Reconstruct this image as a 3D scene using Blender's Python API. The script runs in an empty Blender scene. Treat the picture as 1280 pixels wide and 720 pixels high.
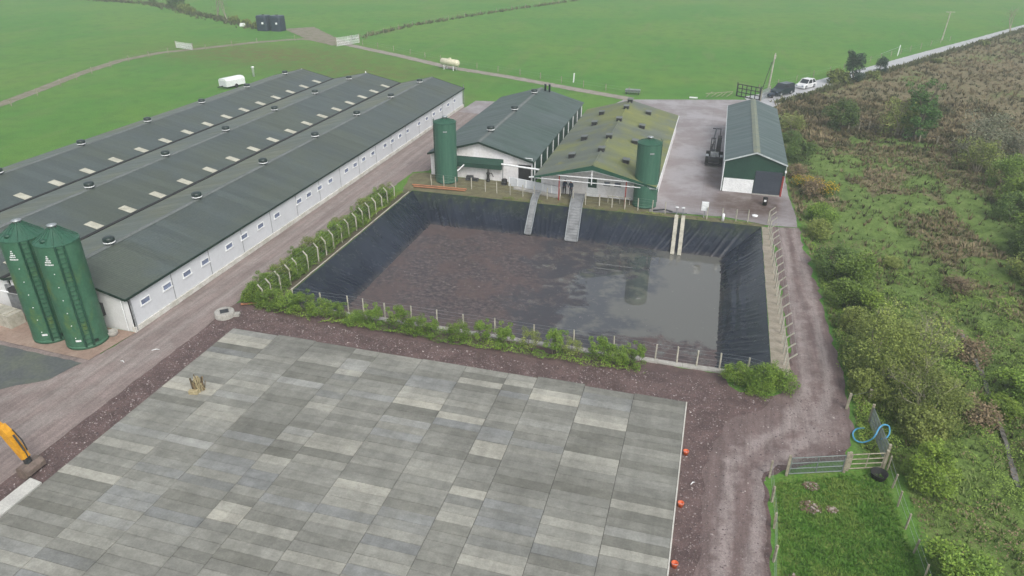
import bpy, math, random
import numpy as np
from mathutils import Vector, Matrix, geometry, noise as mnoise

R = math.radians
random.seed(11)
RNG = np.random.default_rng(11)
SC = bpy.context.scene
COL = SC.collection
H = 26.0                                     # flying height of the camera, metres
HAZE = 0.0009
ORG = {}                                     # origin of every parent object

# ------------------------------------------------------------------ materials
class NT:
    def __init__(s, name, rough=.7, spec=.3, metal=0.0):
        m = bpy.data.materials.new(name); m.use_nodes = True
        s.m, s.t = m, m.node_tree
        s.b = s.t.nodes['Principled BSDF']
        s.b.inputs['Roughness'].default_value = rough
        s.b.inputs['Specular IOR Level'].default_value = spec
        s.b.inputs['Metallic'].default_value = metal
        s.obj = s.t.nodes.new('ShaderNodeTexCoord').outputs['Object']

    def put(s, inp, v):
        if isinstance(v, bpy.types.NodeSocket): s.t.links.new(v, inp)
        elif isinstance(v, (tuple, list)) and len(v) == 3 and inp.type == 'RGBA': inp.default_value = (*v, 1)
        else: inp.default_value = v

    def noise(s, scale, detail=4, rough=.6, stretch=None, dist=0):
        n = s.t.nodes.new('ShaderNodeTexNoise')
        vec = s.obj
        if stretch:
            mp = s.t.nodes.new('ShaderNodeMapping'); s.t.links.new(s.obj, mp.inputs[0])
            mp.inputs['Scale'].default_value = stretch; vec = mp.outputs[0]
        s.t.links.new(vec, n.inputs['Vector'])
        n.inputs['Scale'].default_value = scale; n.inputs['Detail'].default_value = detail
        n.inputs['Roughness'].default_value = rough; n.inputs['Distortion'].default_value = dist
        return n.outputs[0]

    def voro(s, scale, out='Distance'):
        n = s.t.nodes.new('ShaderNodeTexVoronoi'); s.t.links.new(s.obj, n.inputs['Vector'])
        n.inputs['Scale'].default_value = scale
        return n.outputs[out]

    def axis(s, i):
        n = s.t.nodes.new('ShaderNodeSeparateXYZ'); s.t.links.new(s.obj, n.inputs[0]); return n.outputs[i]

    def attr(s, name):
        n = s.t.nodes.new('ShaderNodeAttribute'); n.attribute_name = name; return n.outputs['Fac']

    def island(s):
        return s.t.nodes.new('ShaderNodeNewGeometry').outputs['Random Per Island']

    def objrand(s):
        return s.t.nodes.new('ShaderNodeObjectInfo').outputs['Random']

    def math(s, op, a, b=0.0, clamp=False):
        n = s.t.nodes.new('ShaderNodeMath'); n.operation = op; n.use_clamp = clamp
        s.put(n.inputs[0], a); s.put(n.inputs[1], b); return n.outputs[0]

    def rng(s, v, a, b, c=0.0, d=1.0):
        n = s.t.nodes.new('ShaderNodeMapRange'); n.interpolation_type = 'SMOOTHSTEP'
        s.put(n.inputs[0], v)
        for i, q in zip((1, 2, 3, 4), (a, b, c, d)): n.inputs[i].default_value = q
        return n.outputs[0]

    def mix(s, f, a, b, blend='MIX'):
        n = s.t.nodes.new('ShaderNodeMix'); n.data_type = 'RGBA'; n.blend_type = blend
        s.put(n.inputs[0], f); s.put(n.inputs[6], a); s.put(n.inputs[7], b); return n.outputs[2]

    def ramp(s, f, stops):
        n = s.t.nodes.new('ShaderNodeValToRGB'); s.put(n.inputs[0], f)
        el = n.color_ramp.elements
        while len(el) < len(stops): el.new(.5)
        for e, (p, c) in zip(el, stops): e.position = p; e.color = (*c, 1)
        return n.outputs[0]

    def bump(s, h, strength=.4, dist=.03):
        n = s.t.nodes.new('ShaderNodeBump'); n.inputs['Strength'].default_value = strength
        n.inputs['Distance'].default_value = dist
        s.put(n.inputs['Height'], h); s.t.links.new(n.outputs[0], s.b.inputs['Normal'])

    def color(s, c): s.put(s.b.inputs['Base Color'], c)
    def rough(s, c): s.put(s.b.inputs['Roughness'], c)


def mat(name, c1, c2=None, scale=2.0, rough=.6, spec=.3, metal=0.0, bump=0.0, bscale=20.0, bd=.02, stretch=None, fine=.12):
    """Two-tone surface: broad blotches plus fine grain."""
    n = NT(name, rough, spec, metal)
    if c2 is None: c2 = tuple(x * .78 for x in c1)
    c = n.mix(n.rng(n.noise(scale, 5, .65, stretch), .36, .66), c1, c2)
    g = n.rng(n.noise(scale * 9, 3), .3, .7, 1 - fine, 1 + fine)
    c = n.mix(1.0, c, g, 'MULTIPLY')
    n.color(c)
    if bump: n.bump(n.noise(bscale, 4), bump, bd)
    return n.m


def roof_mat(name, base, moss, mossy=.5, streak=None, rib=.0, rough=.55, spec=.35):
    n = NT(name, rough, spec)
    a = n.noise(.16, 5, .6); st = n.noise(.9, 5, .6, (.25, 2.2, .6)); f = n.noise(7, 3)
    c = n.mix(n.rng(st, .3, .72), base, tuple(x * 1.22 for x in base))
    c = n.mix(n.math('MULTIPLY', n.rng(a, .40, .66), mossy), c, moss)
    if streak: c = n.mix(n.math('MULTIPLY', n.rng(n.noise(.55, 5, .7), .55, .7), .8), c, streak)
    # a seam every sheet (1 m) along the roof
    y = n.axis(1)
    seam = n.math('PINGPONG', y, .52)
    c = n.mix(n.rng(seam, .0, .035, .10, 0), c, tuple(x * .55 for x in base))
    wn = n.t.nodes.new('ShaderNodeTexWhiteNoise'); wn.noise_dimensions = '1D'
    n.put(wn.inputs['W'], n.math('FLOOR', n.math('DIVIDE', y, 1.04)))
    c = n.mix(1.0, c, n.rng(wn.outputs[0], 0, 1, .93, 1.08), 'MULTIPLY')
    c = n.mix(n.math('MULTIPLY', n.rng(n.noise(.45, 6, .75, (.35, 1.8, 1)), .52, .72), .35), c, moss)
    c = n.mix(1.0, c, n.rng(f, .3, .7, .88, 1.1), 'MULTIPLY')
    n.color(c)
    n.rough(n.rng(st, .3, .7, rough - .08, rough + .12))
    w = n.math('SINE', n.math('MULTIPLY', y, 6.2832 / .19))
    n.bump(w, .12, .02)
    return n.m


def leaf_mat(name, lo, mid, hi, rough=.55):
    n = NT(name, rough, .25)
    c = n.ramp(n.attr('tone'), [(0, lo), (.5, mid), (1, hi)])
    n.color(n.mix(1.0, c, n.rng(n.objrand(), 0, 1, .85, 1.15), 'MULTIPLY'))
    return n.m


# ------------------------------------------------------------------ mesh builder
class MB:
    def __init__(s): s.v, s.f, s.mi, s.sm = [], [], [], []

    def add(s, vs, fs, mi=0, smooth=False):
        b = len(s.v); s.v += [tuple(v) for v in vs]
        for f in fs: s.f.append(tuple(b + i for i in f)); s.mi.append(mi); s.sm.append(smooth)
        return s

    def box(s, x0, y0, z0, x1, y1, z1, mi=0):
        return s.add([(x0, y0, z0), (x1, y0, z0), (x1, y1, z0), (x0, y1, z0), (x0, y0, z1), (x1, y0, z1), (x1, y1, z1), (x0, y1, z1)],
                     [(0, 3, 2, 1), (4, 5, 6, 7), (0, 1, 5, 4), (1, 2, 6, 5), (2, 3, 7, 6), (3, 0, 4, 7)], mi)

    def obox(s, c, size, rz=0, mi=0, rx=0, ry=0, taper=1.0):
        M = Matrix.Translation(c) @ Matrix.Rotation(rz, 4, 'Z') @ Matrix.Rotation(ry, 4, 'Y') @ Matrix.Rotation(rx, 4, 'X')
        a, b, d = (q / 2 for q in size); t = taper
        P = [(-a, -b, -d), (a, -b, -d), (a, b, -d), (-a, b, -d), (-a * t, -b * t, d), (a * t, -b * t, d), (a * t, b * t, d), (-a * t, b * t, d)]
        return s.add([M @ Vector(p) for p in P],
                     [(0, 3, 2, 1), (4, 5, 6, 7), (0, 1, 5, 4), (1, 2, 6, 5), (2, 3, 7, 6), (3, 0, 4, 7)], mi)

    def beam(s, a, b, w, h=None, mi=0):
        h = h or w; a, b = Vector(a), Vector(b); d = (b - a).normalized()
        u = d.cross(Vector((0, 0, 1)))
        u = Vector((1, 0, 0)) if u.length < 1e-4 else u.normalized()
        v = u.cross(d)
        P = [e + u * (sx * w / 2) + v * (sy * h / 2) for e in (a, b) for sx, sy in ((-1, -1), (1, -1), (1, 1), (-1, 1))]
        return s.add(P, [(0, 1, 2, 3), (7, 6, 5, 4), (0, 4, 5, 1), (1, 5, 6, 2), (2, 6, 7, 3), (3, 7, 4, 0)], mi)

    def tube(s, pts, r, n=8, mi=0, closed=False, smooth=True):
        pts = [Vector(p) for p in pts]; m = len(pts)
        rs = r if isinstance(r, (list, tuple)) else [r] * m
        vs, fs = [], []; u = None
        for i, p in enumerate(pts):
            if closed: d = pts[(i + 1) % m] - pts[i - 1]
            else: d = pts[min(i + 1, m - 1)] - pts[max(i - 1, 0)]
            d.normalize()
            if u is None:
                u = d.cross(Vector((0, 0, 1)))
                if u.length < 1e-3: u = d.cross(Vector((0, 1, 0)))
            else: u = u - d * u.dot(d)
            u.normalize(); v = d.cross(u)
            for k in range(n):
                t = 2 * math.pi * k / n
                vs.append(p + (u * math.cos(t) + v * math.sin(t)) * rs[i])
        for i in range(m if closed else m - 1):
            j = (i + 1) % m
            for k in range(n):
                k2 = (k + 1) % n
                fs.append((i * n + k, i * n + k2, j * n + k2, j * n + k))
        s.add(vs, fs, mi, smooth)
        if not closed:
            s.add(vs[:n], [tuple(range(n))[::-1]], mi); s.add(vs[-n:], [tuple(range(n))], mi)
        return s

    def lathe(s, c, prof, n=24, mi=0, smooth=True, cap=True):
        c = Vector(c); vs, fs = [], []
        for r, z in prof:
            for k in range(n):
                t = 2 * math.pi * k / n
                vs.append(c + Vector((r * math.cos(t), r * math.sin(t), z)))
        for i in range(len(prof) - 1):
            for k in range(n):
                k2 = (k + 1) % n
                fs.append((i * n + k, i * n + k2, (i + 1) * n + k2, (i + 1) * n + k))
        if cap:
            fs.append(tuple(range(n))[::-1]); fs.append(tuple(range((len(prof) - 1) * n, len(prof) * n)))
        return s.add(vs, fs, mi, smooth)

    def prism(s, poly, f0, f1, mi=0):
        """poly of 2D points mapped by f0 and f1 to the two end faces"""
        n = len(poly); vs = [f0(*p) for p in poly] + [f1(*p) for p in poly]
        return s.add(vs, [tuple(range(n))[::-1], tuple(range(n, 2 * n))] + [(i, (i + 1) % n, n + (i + 1) % n, n + i) for i in range(n)], mi)

    def build(s, name, mats, parent=None):
        me = bpy.data.meshes.new(name)
        o = ORG.get(parent.name, Vector()) if parent else Vector()
        me.from_pydata([(x - o.x, y - o.y, z - o.z) for x, y, z in s.v], [], s.f)
        if not isinstance(mats, (list, tuple)): mats = [mats]
        for m in mats: me.materials.append(m)
        me.polygons.foreach_set('material_index', s.mi)
        me.polygons.foreach_set('use_smooth', s.sm)
        me.update()
        ob = bpy.data.objects.new(name, me); COL.objects.link(ob)
        if parent: ob.parent = parent; ORG[ob.name] = o
        return ob


def tag(o, label, cat, group=None, kind=None):
    o['label'] = label; o['category'] = cat
    if group: o['group'] = group
    if kind: o['kind'] = kind
    return o


def thing(name, label, cat, loc=(0, 0, 0), group=None):
    o = bpy.data.objects.new(name, None); COL.objects.link(o); o.location = loc
    o.empty_display_size = .3
    ORG[o.name] = Vector(loc)
    return tag(o, label, cat, group)


def dup(root, loc, rz=0, label=None, scale=None):
    r = root.copy(); COL.objects.link(r); r.location = loc; r.rotation_euler = (0, 0, rz)
    if scale: r.scale = scale if isinstance(scale, tuple) else (scale,) * 3
    if label: r['label'] = label
    for ch in list(root.children):
        c = ch.copy(); COL.objects.link(c); c.parent = r
        for g in list(ch.children):
            d = g.copy(); COL.objects.link(d); d.parent = c
    return r


def np_mesh(name, V, F, mats, tone=None, parent=None, smooth=False):
    """V (n,3), F (m,k) with constant k"""
    me = bpy.data.meshes.new(name); k = F.shape[1]
    me.vertices.add(len(V)); me.vertices.foreach_set('co', np.asarray(V, np.float32).ravel())
    me.loops.add(F.size); me.loops.foreach_set('vertex_index', np.asarray(F, np.int32).ravel())
    me.polygons.add(len(F)); me.polygons.foreach_set('loop_start', np.arange(0, F.size, k, dtype=np.int32))
    me.polygons.foreach_set('loop_total', np.full(len(F), k, np.int32))
    me.polygons.foreach_set('use_smooth', np.full(len(F), smooth))
    me.update(calc_edges=True)
    if tone is not None:
        for nm, arr in (tone.items() if isinstance(tone, dict) else [('tone', tone)]):
            me.attributes.new(nm, 'FLOAT', 'POINT').data.foreach_set('value', np.asarray(arr, np.float32))
    for m in (mats if isinstance(mats, (list, tuple)) else [mats]): me.materials.append(m)
    ob = bpy.data.objects.new(name, me); COL.objects.link(ob)
    if parent: ob.parent = parent
    return ob


def leaf_quads(C, size, up=.35, aspect=.55, rng=RNG):
    """one diamond leaf for every centre"""
    n = len(C)
    nrm = rng.normal(size=(n, 3)); nrm[:, 2] = np.abs(nrm[:, 2]) + up; nrm /= np.linalg.norm(nrm, axis=1)[:, None]
    a = rng.normal(size=(n, 3)); u = np.cross(nrm, a); u /= np.linalg.norm(u, axis=1)[:, None]
    v = np.cross(nrm, u)
    s = (size * rng.uniform(.6, 1.35, n))[:, None] * .5
    V = np.stack([C + u * s, C + v * s * aspect, C - u * s, C - v * s * aspect], 1).reshape(-1, 3)
    return V, np.arange(4 * n).reshape(-1, 4)


def fbm(x, y, s, seed=0.0):
    return mnoise.fractal(Vector((x / s + seed, y / s - seed, seed * .37)), 1.0, 2.0, 3)


# signed distance to polygon (positive inside), vectorised
def sdf(P, poly):
    poly = np.array(poly, float); A = poly; B = np.roll(poly, -1, 0)
    d = np.full(len(P), 1e9); ins = np.zeros(len(P), bool)
    for a, b in zip(A, B):
        e = b - a; w = P - a
        t = np.clip((w @ e) / (e @ e + 1e-12), 0, 1)
        d = np.minimum(d, np.linalg.norm(w - t[:, None] * e, axis=1))
        c = (a[1] > P[:, 1]) != (b[1] > P[:, 1])
        with np.errstate(divide='ignore', invalid='ignore'):
            xi = (b[0] - a[0]) * (P[:, 1] - a[1]) / (b[1] - a[1]) + a[0]
        ins ^= c & (P[:, 0] < xi)
    return np.where(ins, d, -d)


def linedist(P, line):
    d = np.full(len(P), 1e9); L = np.array(line, float)
    for a, b in zip(L[:-1], L[1:]):
        e = b - a; w = P - a; t = np.clip((w @ e) / (e @ e), 0, 1)
        d = np.minimum(d, np.linalg.norm(w - t[:, None] * e, axis=1))
    return d


def sheet(name, pts, z, m, label, cat, cell=1.5, jit=.12, attrs=None, kind='structure', lift=None):
    """A ground sheet: outline wobbles a little, inside points carry attributes."""
    out = []
    n = len(pts)
    for i in range(n):
        a, b = Vector(pts[i]), Vector(pts[(i + 1) % n]); L = (b - a).length
        k = max(1, int(L / .5)); nn = Vector((-(b - a).y, (b - a).x)).normalized()
        for j in range(k):
            p = a.lerp(b, j / k)
            w = 0 if jit == 0 else jit * (mnoise.noise(Vector((p.x * 1.1, p.y * 1.1, 3))) + .6 * mnoise.noise(Vector((p.x * 3, p.y * 3, 9))))
            out.append(p + nn * w)
    xs = [p.x for p in out]; ys = [p.y for p in out]
    gx = np.arange(min(xs), max(xs), cell); gy = np.arange(min(ys), max(ys), cell)
    P = np.array([(x, y) for x in gx for y in gy]) + RNG.uniform(-.2, .2, (len(gx) * len(gy), 2)) * cell
    P = P[sdf(P, [(p.x, p.y) for p in out]) > cell * .35]
    co = [Vector((float(a), float(b))) for a, b in P] + out
    nb = len(P); e = [(nb + i, nb + (i + 1) % len(out)) for i in range(len(out))]
    v, _, f, *_ = geometry.delaunay_2d_cdt(co, e, [list(range(nb, nb + len(out)))], 1, 1e-4)
    V = np.array([(p.x, p.y, 0) for p in v]); V[:, 2] = z
    F = np.array([t if (v[t[1]] - v[t[0]]).cross(v[t[2]] - v[t[0]]) > 0 else t[::-1] for t in f if len(t) == 3])
    tone = {k: fn(V[:, :2]) for k, fn in attrs.items()} if attrs else None
    ob = np_mesh(name, V, F, m, tone)
    return tag(ob, label, cat, kind=kind)


def ribbon(line, w0, w1=None):
    """polygon round a polyline"""
    L = [Vector(p) for p in line]; l, r = [], []
    for i, p in enumerate(L):
        d = (L[min(i + 1, len(L) - 1)] - L[max(i - 1, 0)]).normalized(); nn = Vector((-d.y, d.x))
        w = w0 if w1 is None else w0 + (w1 - w0) * i / (len(L) - 1)
        l.append(tuple(p + nn * w / 2)); r.append(tuple(p - nn * w / 2))
    return l + r[::-1]


ORD = ['first', 'second', 'third', 'fourth', 'fifth', 'sixth', 'seventh', 'eighth', 'ninth', 'tenth', 'eleventh', 'twelfth', 'thirteenth',
       'fourteenth', 'fifteenth', 'sixteenth', 'seventeenth', 'eighteenth', 'nineteenth', 'twentieth', 'twenty first', 'twenty second',
       'twenty third', 'twenty fourth', 'twenty fifth', 'twenty sixth', 'twenty seventh', 'twenty eighth', 'twenty ninth', 'thirtieth']

# ------------------------------------------------------------------ shared materials
M = {}
M['white'] = mat('white_paint', (.80, .82, .82), (.70, .72, .72), 1.2, .5)
M['wall'] = mat('render_wall', (.70, .71, .71), (.64, .65, .64), .8, .7, bump=.1, fine=.04)
M['concrete'] = mat('plain_concrete', (.40, .39, .36), (.30, .29, .26), 1.5, .85, bump=.3)
M['post'] = mat('concrete_post', (.46, .44, .37), (.32, .31, .25), 2.0, .85)
M['wood'] = mat('weathered_wood', (.36, .33, .25), (.22, .20, .15), 4.0, .85)
M['darkmetal'] = mat('dark_metal', (.035, .038, .042), (.02, .02, .022), 3, .45, .5)
M['grey'] = mat('grey_steel', (.30, .32, .33), (.20, .21, .22), 3, .45, .5, .3)
M['galv'] = mat('galvanised', (.42, .45, .46), (.30, .33, .34), 5, .4, .5, .5)
M['black'] = mat('black_rubber', (.018, .018, .019), (.03, .03, .03), 3, .75)
M['yellow'] = mat('machine_yellow', (.66, .32, .012), (.52, .24, .01), 3, .4, .5)
M['orange'] = mat('orange_plastic', (.72, .13, .035), (.55, .10, .03), 3, .45, .4)
M['pipeorange'] = mat('orange_pipe', (.40, .18, .09), (.28, .13, .075), 2, .6)
M['green'] = mat('green_sheet', (.022, .085, .052), (.016, .062, .040), 1.0, .45, .4)
M['darkgreen'] = mat('dark_green_trim', (.012, .032, .022), (.010, .024, .018), 1.0, .5)
M['blue'] = mat('blue_hose', (.10, .36, .55), (.08, .28, .46), 3, .4)
M['bluetank'] = mat('dark_blue_tank', (.018, .032, .055), (.012, .022, .04), 1.5, .4, .5)
M['cream'] = mat('cream_tank', (.68, .65, .48), (.55, .52, .38), 1.5, .45)
M['red'] = mat('dull_red', (.30, .05, .045), (.22, .04, .035), 2, .6)
M['glass'] = mat('dark_glass', (.03, .035, .045), (.02, .025, .03), .6, .08, .6)
M['pane'] = mat('window_pane', (.20, .24, .34), (.14, .17, .25), .5, .12, .6)
M['skin'] = mat('skin', (.42, .26, .19), None, 5, .6)
M['bark'] = mat('bark', (.19, .165, .13), (.11, .095, .075), 6, .9)
M['paletwig'] = mat('pale_bark', (.36, .33, .25), (.24, .22, .16), 5, .9)

# ------------------------------------------------------------------ world, sun, camera
W = bpy.data.worlds.new('World'); SC.world = W; W.use_nodes = True
wt = W.node_tree; bg = wt.nodes['Background']
sky = wt.nodes.new('ShaderNodeTexSky'); sky.sky_type = 'NISHITA'; sky.sun_disc = False
SUN_EL, SUN_AZ = R(48), R(140)
sky.sun_elevation = SUN_EL; sky.sun_rotation = SUN_AZ
sky.air_density = 1.0; sky.dust_density = 4.0; sky.ozone_density = 1.0
hs = wt.nodes.new('ShaderNodeHueSaturation'); hs.inputs['Saturation'].default_value = .38
wt.links.new(sky.outputs[0], hs.inputs['Color']); wt.links.new(hs.outputs[0], bg.inputs['Color'])
bg.inputs['Strength'].default_value = .15
sd = bpy.data.lights.new('sun', 'SUN'); sd.energy = 1.0; sd.angle = R(25); sd.color = (1, .965, .91)
so = bpy.data.objects.new('sun', sd); COL.objects.link(so)
dirv = Vector((math.sin(SUN_AZ) * math.cos(SUN_EL), math.cos(SUN_AZ) * math.cos(SUN_EL), math.sin(SUN_EL)))
so.rotation_euler = dirv.to_track_quat('Z', 'Y').to_euler()

cd = bpy.data.cameras.new('camera'); cd.sensor_width = 36; cd.lens = 36 * 889.6 / 1280; cd.clip_end = 6000; cd.clip_start = .5
co_ = bpy.data.objects.new('camera', cd); COL.objects.link(co_); SC.camera = co_
PITCH, YAW, ROLL = R(27.63), R(15.745), R(.215)
co_.matrix_world = Matrix.Translation((0, 0, H)) @ Matrix.Rotation(YAW, 4, 'Z') @ Matrix.Rotation(math.pi / 2 - PITCH, 4, 'X') @ Matrix.Rotation(ROLL, 4, 'Z')
SC.view_settings.view_transform = 'Standard'; SC.view_settings.look = 'None'
SC.view_settings.exposure = 0.42; SC.view_settings.gamma = 1.0
SC.cycles.use_denoising = True
SC.cycles.volume_bounces = 1
SC.cycles.max_bounces = 6
#@@SETTING
# ================================================================== THE SETTING
PX0, PX1, PY0, PY1 = -29.8, 5.75, 40.6, 66.4          # rim of the slurry pit
ROUGH = [(11.7, 2), (11.7, 32.8), (9.9, 34.4), (9.95, 42), (9.65, 50), (9.25, 60), (8.95, 68), (8.5, 76), (8.3, 100), (8.3, 117.5), (11.3, 122.6),
         (20.8, 138), (29.3, 151.4), (39.4, 167.6), (51.3, 187), (75.3, 225), (140, 330), (400, 700), (400, 2)]
STREAM = [(17.4, 82), (17.8, 77.4), (18.2, 66.8), (18.5, 61.6), (19.3, 54.6), (19.2, 50.9), (19.1, 45.6), (18.8, 41.9), (18.4, 37.9), (17.9, 34.4), (17.6, 24)]
LUSH = [(23.4, 101, 5.5, 2.4), (14.5, 80, 3.0, 4), (21.0, 78, 3.0, 3.0), (27.0, 76, 2.4, 7.5), (13.0, 67.6, 1.8, 6), (16.4, 68, 2.6, 4), (15.0, 88, 3.2, 3.5), (16.5, 53, 2.0, 4.5),
        (21.8, 42, 2.6, 3.4), (10.4, 60, .8, 14), (24.5, 62, 2.6, 3), (12.5, 95, 2, 3), (20, 34, 2, 2.6)]


def brown_at(x, y):
    b = .50 + .75 * fbm(x, y, 7.0, 2.3)
    if y > 98: b = max(b, min(1.0, .62 + .5 * fbm(x, y, 16, 5.1)))
    if y < 62: b -= min(.42, (62 - y) * .02)
    for cx, cy, a, c in LUSH:
        d = ((x - cx) / a) ** 2 + ((y - cy) / c) ** 2 + .7 * fbm(x, y, 2.2, 8)
        if d < 1.3: b -= max(0, 1.3 - d) * 1.3
    return min(1, max(0, b))


def ground_z(x, y, sd=None):
    if sd is None: sd = float(sdf(np.array([[x, y]]), ROUGH)[0])
    if sd < .2: return 0.0
    k = min(1, (sd - .2) / 1.5)
    d = float(linedist(np.array([[x, y]]), STREAM)[0])
    return k * (-.22 + .28 * fbm(x, y, 3.4, 1.7) + .10 * fbm(x, y, 1.1, 4.4)) - .40 * math.exp(-(d / .9) ** 2) * k


def make_ground():
    xs = sorted(set([-1500, -900, -600, -430, PX0, PX1, 200, 240, 300, 430, 600, 900, 1500] + list(np.arange(-330, -80, 5.0)) + list(np.arange(-80, 7, 2.0)) +
                    list(np.arange(7.2, 60, .8)) + list(np.arange(60, 170, 2.5))))
    ys = sorted(set([-1500, -600, -200, -80, -30, -10, 0, 5, PY0, PY1, 460, 520, 640, 900, 1500] + list(np.arange(8, 112, .9)) + list(np.arange(112, 240, 2.5)) + list(np.arange(240, 430, 6.0))))
    nx, ny = len(xs), len(ys)
    X, Y = np.meshgrid(xs, ys); P = np.stack([X.ravel(), Y.ravel()], 1)
    sd = sdf(P, ROUGH); near = (sd > -.5) & (P[:, 0] < 170) & (P[:, 1] < 430) & (P[:, 1] > 5)
    Z = np.zeros(len(P)); B = np.full(len(P), .6)
    for i in np.nonzero(near)[0]:
        x, y = P[i]; Z[i] = ground_z(x, y, sd[i]); B[i] = brown_at(x, y)
    dry = np.exp(-(((P[:, 0] + 92) / 26) ** 2 + ((P[:, 1] - 135) / 12) ** 2)) + .7 * np.exp(-(((P[:, 0] + 62) / 18) ** 2 + ((P[:, 1] - 122) / 9) ** 2))
    F = []
    for j in range(ny - 1):
        for i in range(nx - 1):
            if PX0 <= xs[i] and xs[i + 1] <= PX1 and PY0 <= ys[j] and ys[j + 1] <= PY1: continue
            a = j * nx + i; F.append((a, a + 1, a + nx + 1, a + nx))
    n = NT('meadow_ground', .85, .15)
    big = n.noise(.035, 5, .6); mid = n.noise(.35, 5, .65); fine = n.noise(5.5, 4, .7); tiny = n.noise(26, 2)
    f = n.mix(n.rng(big, .36, .64), (.078, .214, .035), (.116, .230, .041))
    f = n.mix(n.math('MULTIPLY', n.rng(mid, .42, .7), .5), f, (.060, .145, .032))
    f = n.mix(n.math('MULTIPLY', n.rng(n.noise(.12, 6, .7, (1.8, .35, 1)), .52, .68), .45), f, (.145, .200, .066))
    f = n.mix(n.math('MULTIPLY', n.attr('dry'), n.rng(n.noise(.5, 5, .7), .3, .62)), f, (.135, .125, .045))
    br = n.ramp(n.noise(1.5, 5, .7), [(.30, (.100, .112, .046)), (.46, (.165, .145, .080)), (.60, (.225, .185, .115)), (.74, (.140, .165, .064))])
    gr = n.ramp(n.noise(.8, 5, .7), [(.3, (.070, .118, .028)), (.5, (.122, .190, .047)), (.68, (.170, .235, .070))])
    bb = n.math('ADD', n.attr('brown'), n.math('MULTIPLY', n.math('SUBTRACT', n.noise(1.9, 5, .7), .5), 1.1))
    rg = n.mix(n.rng(bb, .36, .62), gr, br)
    e = n.math('ADD', n.attr('rough'), n.math('MULTIPLY', n.math('SUBTRACT', n.noise(.9, 4, .7), .5), 2.0))
    c = n.mix(n.rng(e, .1, .9), f, rg)
    c = n.mix(1.0, c, n.rng(fine, .28, .72, .78, 1.22), 'MULTIPLY')
    c = n.mix(1.0, c, n.rng(tiny, .3, .7, .86, 1.14), 'MULTIPLY')
    n.color(c); n.bump(n.math('ADD', fine, n.math('MULTIPLY', tiny, .6)), .8, .09)
    o = np_mesh('ground', np.column_stack([P, Z]), np.array(F), n.m, {'rough': sd, 'brown': B, 'dry': np.clip(dry, 0, 1)}, smooth=True)
    tag(o, 'green pasture and rough brown moorland round the farm', 'ground', kind='structure')
make_ground()

# ---- gravel and tracks
def gravel_mat(name, dark, light, stone, rutted=True, lines=(1, 1, 1)):
    n = NT(name, .85, .25)
    a = n.noise(.5, 5, .65); b = n.noise(3.2, 5, .7); v = n.voro(15.0, 'Color'); ln = n.noise(1.0, 5, .7, lines); f = n.noise(30, 2)
    c = n.mix(n.rng(a, .34, .66), dark, tuple(x * 1.28 for x in dark))
    if rutted:
        w = n.math('ADD', n.attr('rut'), n.math('MULTIPLY', n.math('SUBTRACT', n.noise(1.3, 6, .72), .5), 1.7))
        c = n.mix(n.rng(w, .20, .95), c, light)
    c = n.mix(1.0, c, n.rng(ln, .32, .68, .84, 1.16), 'MULTIPLY')
    sp = n.t.nodes.new('ShaderNodeSeparateColor'); n.t.links.new(v, sp.inputs[0])
    c = n.mix(1.0, c, n.rng(sp.outputs[0], 0, 1, .90, 1.10), 'MULTIPLY')
    c = n.mix(n.rng(n.noise(13, 3, .8), .67, .74), c, stone)
    c = n.mix(1.0, c, n.rng(f, .3, .7, .84, 1.16), 'MULTIPLY')
    n.color(c); n.bump(n.math('ADD', n.voro(15.0), n.math('MULTIPLY', b, 1.4)), .5, .04)
    n.rough(n.rng(a, .3, .7, .55, .9))
    return n.m

def junction(P):
    x, y = P[:, 0], P[:, 1]
    return .62 * np.exp(-((x - 7.9) / 2.2) ** 2 - ((y - 36.5) / 3.4) ** 2) + .40 * np.exp(-((x - 4.6) / 2.2) ** 2 - ((y - 33) / 2.4) ** 2)


def ruts(*lines, w=.55, base=None):
    def f(P):
        r = np.zeros(len(P))
        for ln in lines: r = np.maximum(r, np.exp(-(linedist(P, ln) / w) ** 2))
        if base: r = np.maximum(r, base(P))
        return r
    return f

M['gravel'] = gravel_mat('purple_gravel', (.098, .068, .064), (.225, .178, .165), (.36, .32, .31))
M['track'] = gravel_mat('pink_track', (.202, .165, .153), (.272, .236, .219), (.36, .32, .30), True, (3.2, .16, 1))
M['rtrack'] = gravel_mat('wet_track', (.134, .100, .094), (.262, .222, .210), (.40, .37, .36), True, (3.0, .22, 1))
M['strip'] = mat('tan_strip', (.34, .30, .24), (.26, .235, .18), .9, .9, bump=.4, stretch=(.5, 2.2, 1))

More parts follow.
